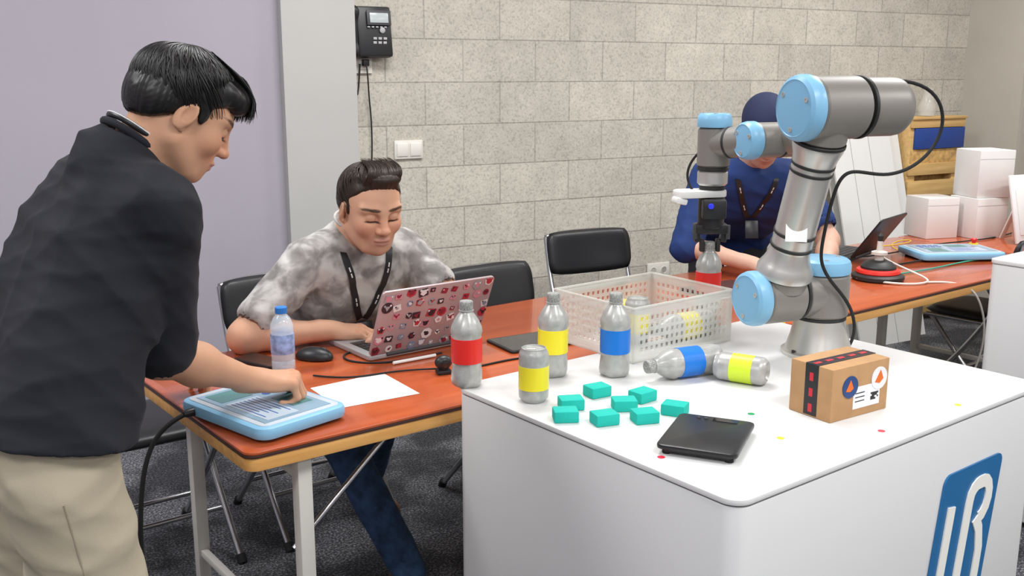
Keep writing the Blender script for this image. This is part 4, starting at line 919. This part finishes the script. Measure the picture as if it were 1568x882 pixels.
# =================================================================== LEANING MAN (behind robot)
g=group('leaning_man'); bls=mat('blue_shirt_cotton',(.010,.035,.15),.8,var=.12,vscale=10); 
F=nrm(A(.05,-1,0)); Rr=nrm(A(-1,-.05,0)); mid=A(.975,4.12,1.115); hip=A(.97,4.50,.84); sp=nrm(mid-hip)
rs=mid+Rr*.185; ls=mid-Rr*.185; rel=A(.70,4.01,.855); rwr=A(.93,3.86,.812); lel=A(1.265,4.00,.88); lwr=A(1.19,3.78,.802); C7=mid+A(0,0,.075)-F*.03
s=S(); s.cap(mid-Rr*.12,mid+Rr*.12,.076,k=.06); s.cap(mid-Rr*.09-sp*.13,mid+Rr*.09-sp*.13,.118,k=.08); s.cap(mid-Rr*.085-sp*.28,mid+Rr*.085-sp*.28,.115,k=.08); s.cap(hip-Rr*.08,hip+Rr*.08,.12,k=.08)
s.cap(C7-A(0,0,.03),rs,.05,.056,k=.05); s.cap(C7-A(0,0,.03),ls,.05,.056,k=.05); rse=rs+(rel-rs)*1.02; lse=ls+(lel-ls)*.75
s.cap(rs,rse,.072,.066,k=.03); s.cap(ls,lse,.070,.066,k=.03); s.fn(folds(.008,34,51,5)); 
nk=nrm(F*.6+A(0,0,1)); s.cap(C7+nk*.04+F*.02,C7+nk*.15+F*.02,.06,k=.01,op='s')
for a_,b_ in ((lse,nrm(lel-ls)),): s.cap(a_-b_*.04,a_+b_*.03,.054,k=.004,op='s')
s.mesh('shirt',g,bls,h=.008,sm=2); ST=s
Mh=mat4(A(.985,3.985,1.310),(.02,-.80,-.60),(0,0,1),1.05); head(g,skm,SK3,Mh,C7+A(0,0,-.02),browc=(.03,.02,.02),h=.0034,stub=.3)
capm=mat('cap_navy',(.012,.018,.06),.8)
def ops3(s):
    s.ell((-.014,0,.050),(.110,.090,.092),k=.02); s.cut((0,0,.022),(.12,0,-1),k=.006)
s=S(); ops3(s); s.ell((.115,0,.040),(.060,.066,.008),k=.008); s.mesh('cap',g,capm,h=.004,M=Mh); s=S(); s.ell((-.03,0,.01),(.085,.082,.055),k=.02); s.cut((-.02,0,.0),(1,0,0)); s.cut((0,0,-.03),(0,0,-1)); s.mesh('hair',g,hairm,h=.004,M=Mh)
for y in (1,-1): tube('glasses_rim',g,[tw(Mh,(.100+.002*math.cos(t),y*.033+.024*math.cos(t),.004+.017*math.sin(t))) for t in np.linspace(0,2*math.pi,17)[:-1]],.0016,black,cyc=True); tube('glasses_temple',g,[tw(Mh,(.098,y*.057,.008)),tw(Mh,(.05,y*.078,.006)),tw(Mh,(-.01,y*.084,.01))],.0015,black)
tube('glasses_bridge',g,[tw(Mh,(.101,-.010,.008)),tw(Mh,(.108,0,.011)),tw(Mh,(.101,.010,.008))],.0016,black)
arm('right_arm',g,skm,SK3,rs,rel,rwr,nrm(A(.75,-.6,-.1)),U,1,h=.0034); arm('left_arm',g,skm,SK3,ls,lel,lwr,nrm(A(-.3,-.9,-.1)),U,-1,h=.0034)
lanyard(g,ST,mid,C7,F,Rr,sp,nrm(F+A(0,0,-.5)),.22)
s=S(); s.cap(hip-Rr*.07,hip+Rr*.07,.112,k=.06)
for sg in (1,-1):
    k_=A(.97,4.50,.48)+Rr*sg*.10; an=A(.97,4.56,.09)+Rr*sg*.12; s.cap(hip+Rr*sg*.09,k_,.09,.068,k=.04); s.cap(k_,an,.068,.055,k=.03); 
    shoe('shoe_%s'%('right' if sg>0 else 'left'),g,an*A(1,1,0)-F*.05,an*A(1,1,0)+F*.17,black,rubber)
s.fn(folds(.006,50,61,4)); s.cut((0,0,.06),(0,0,-1)); s.mesh('trousers',g,mat('trouser_dark',(.02,.02,.025),.85),h=.009)
print('done')
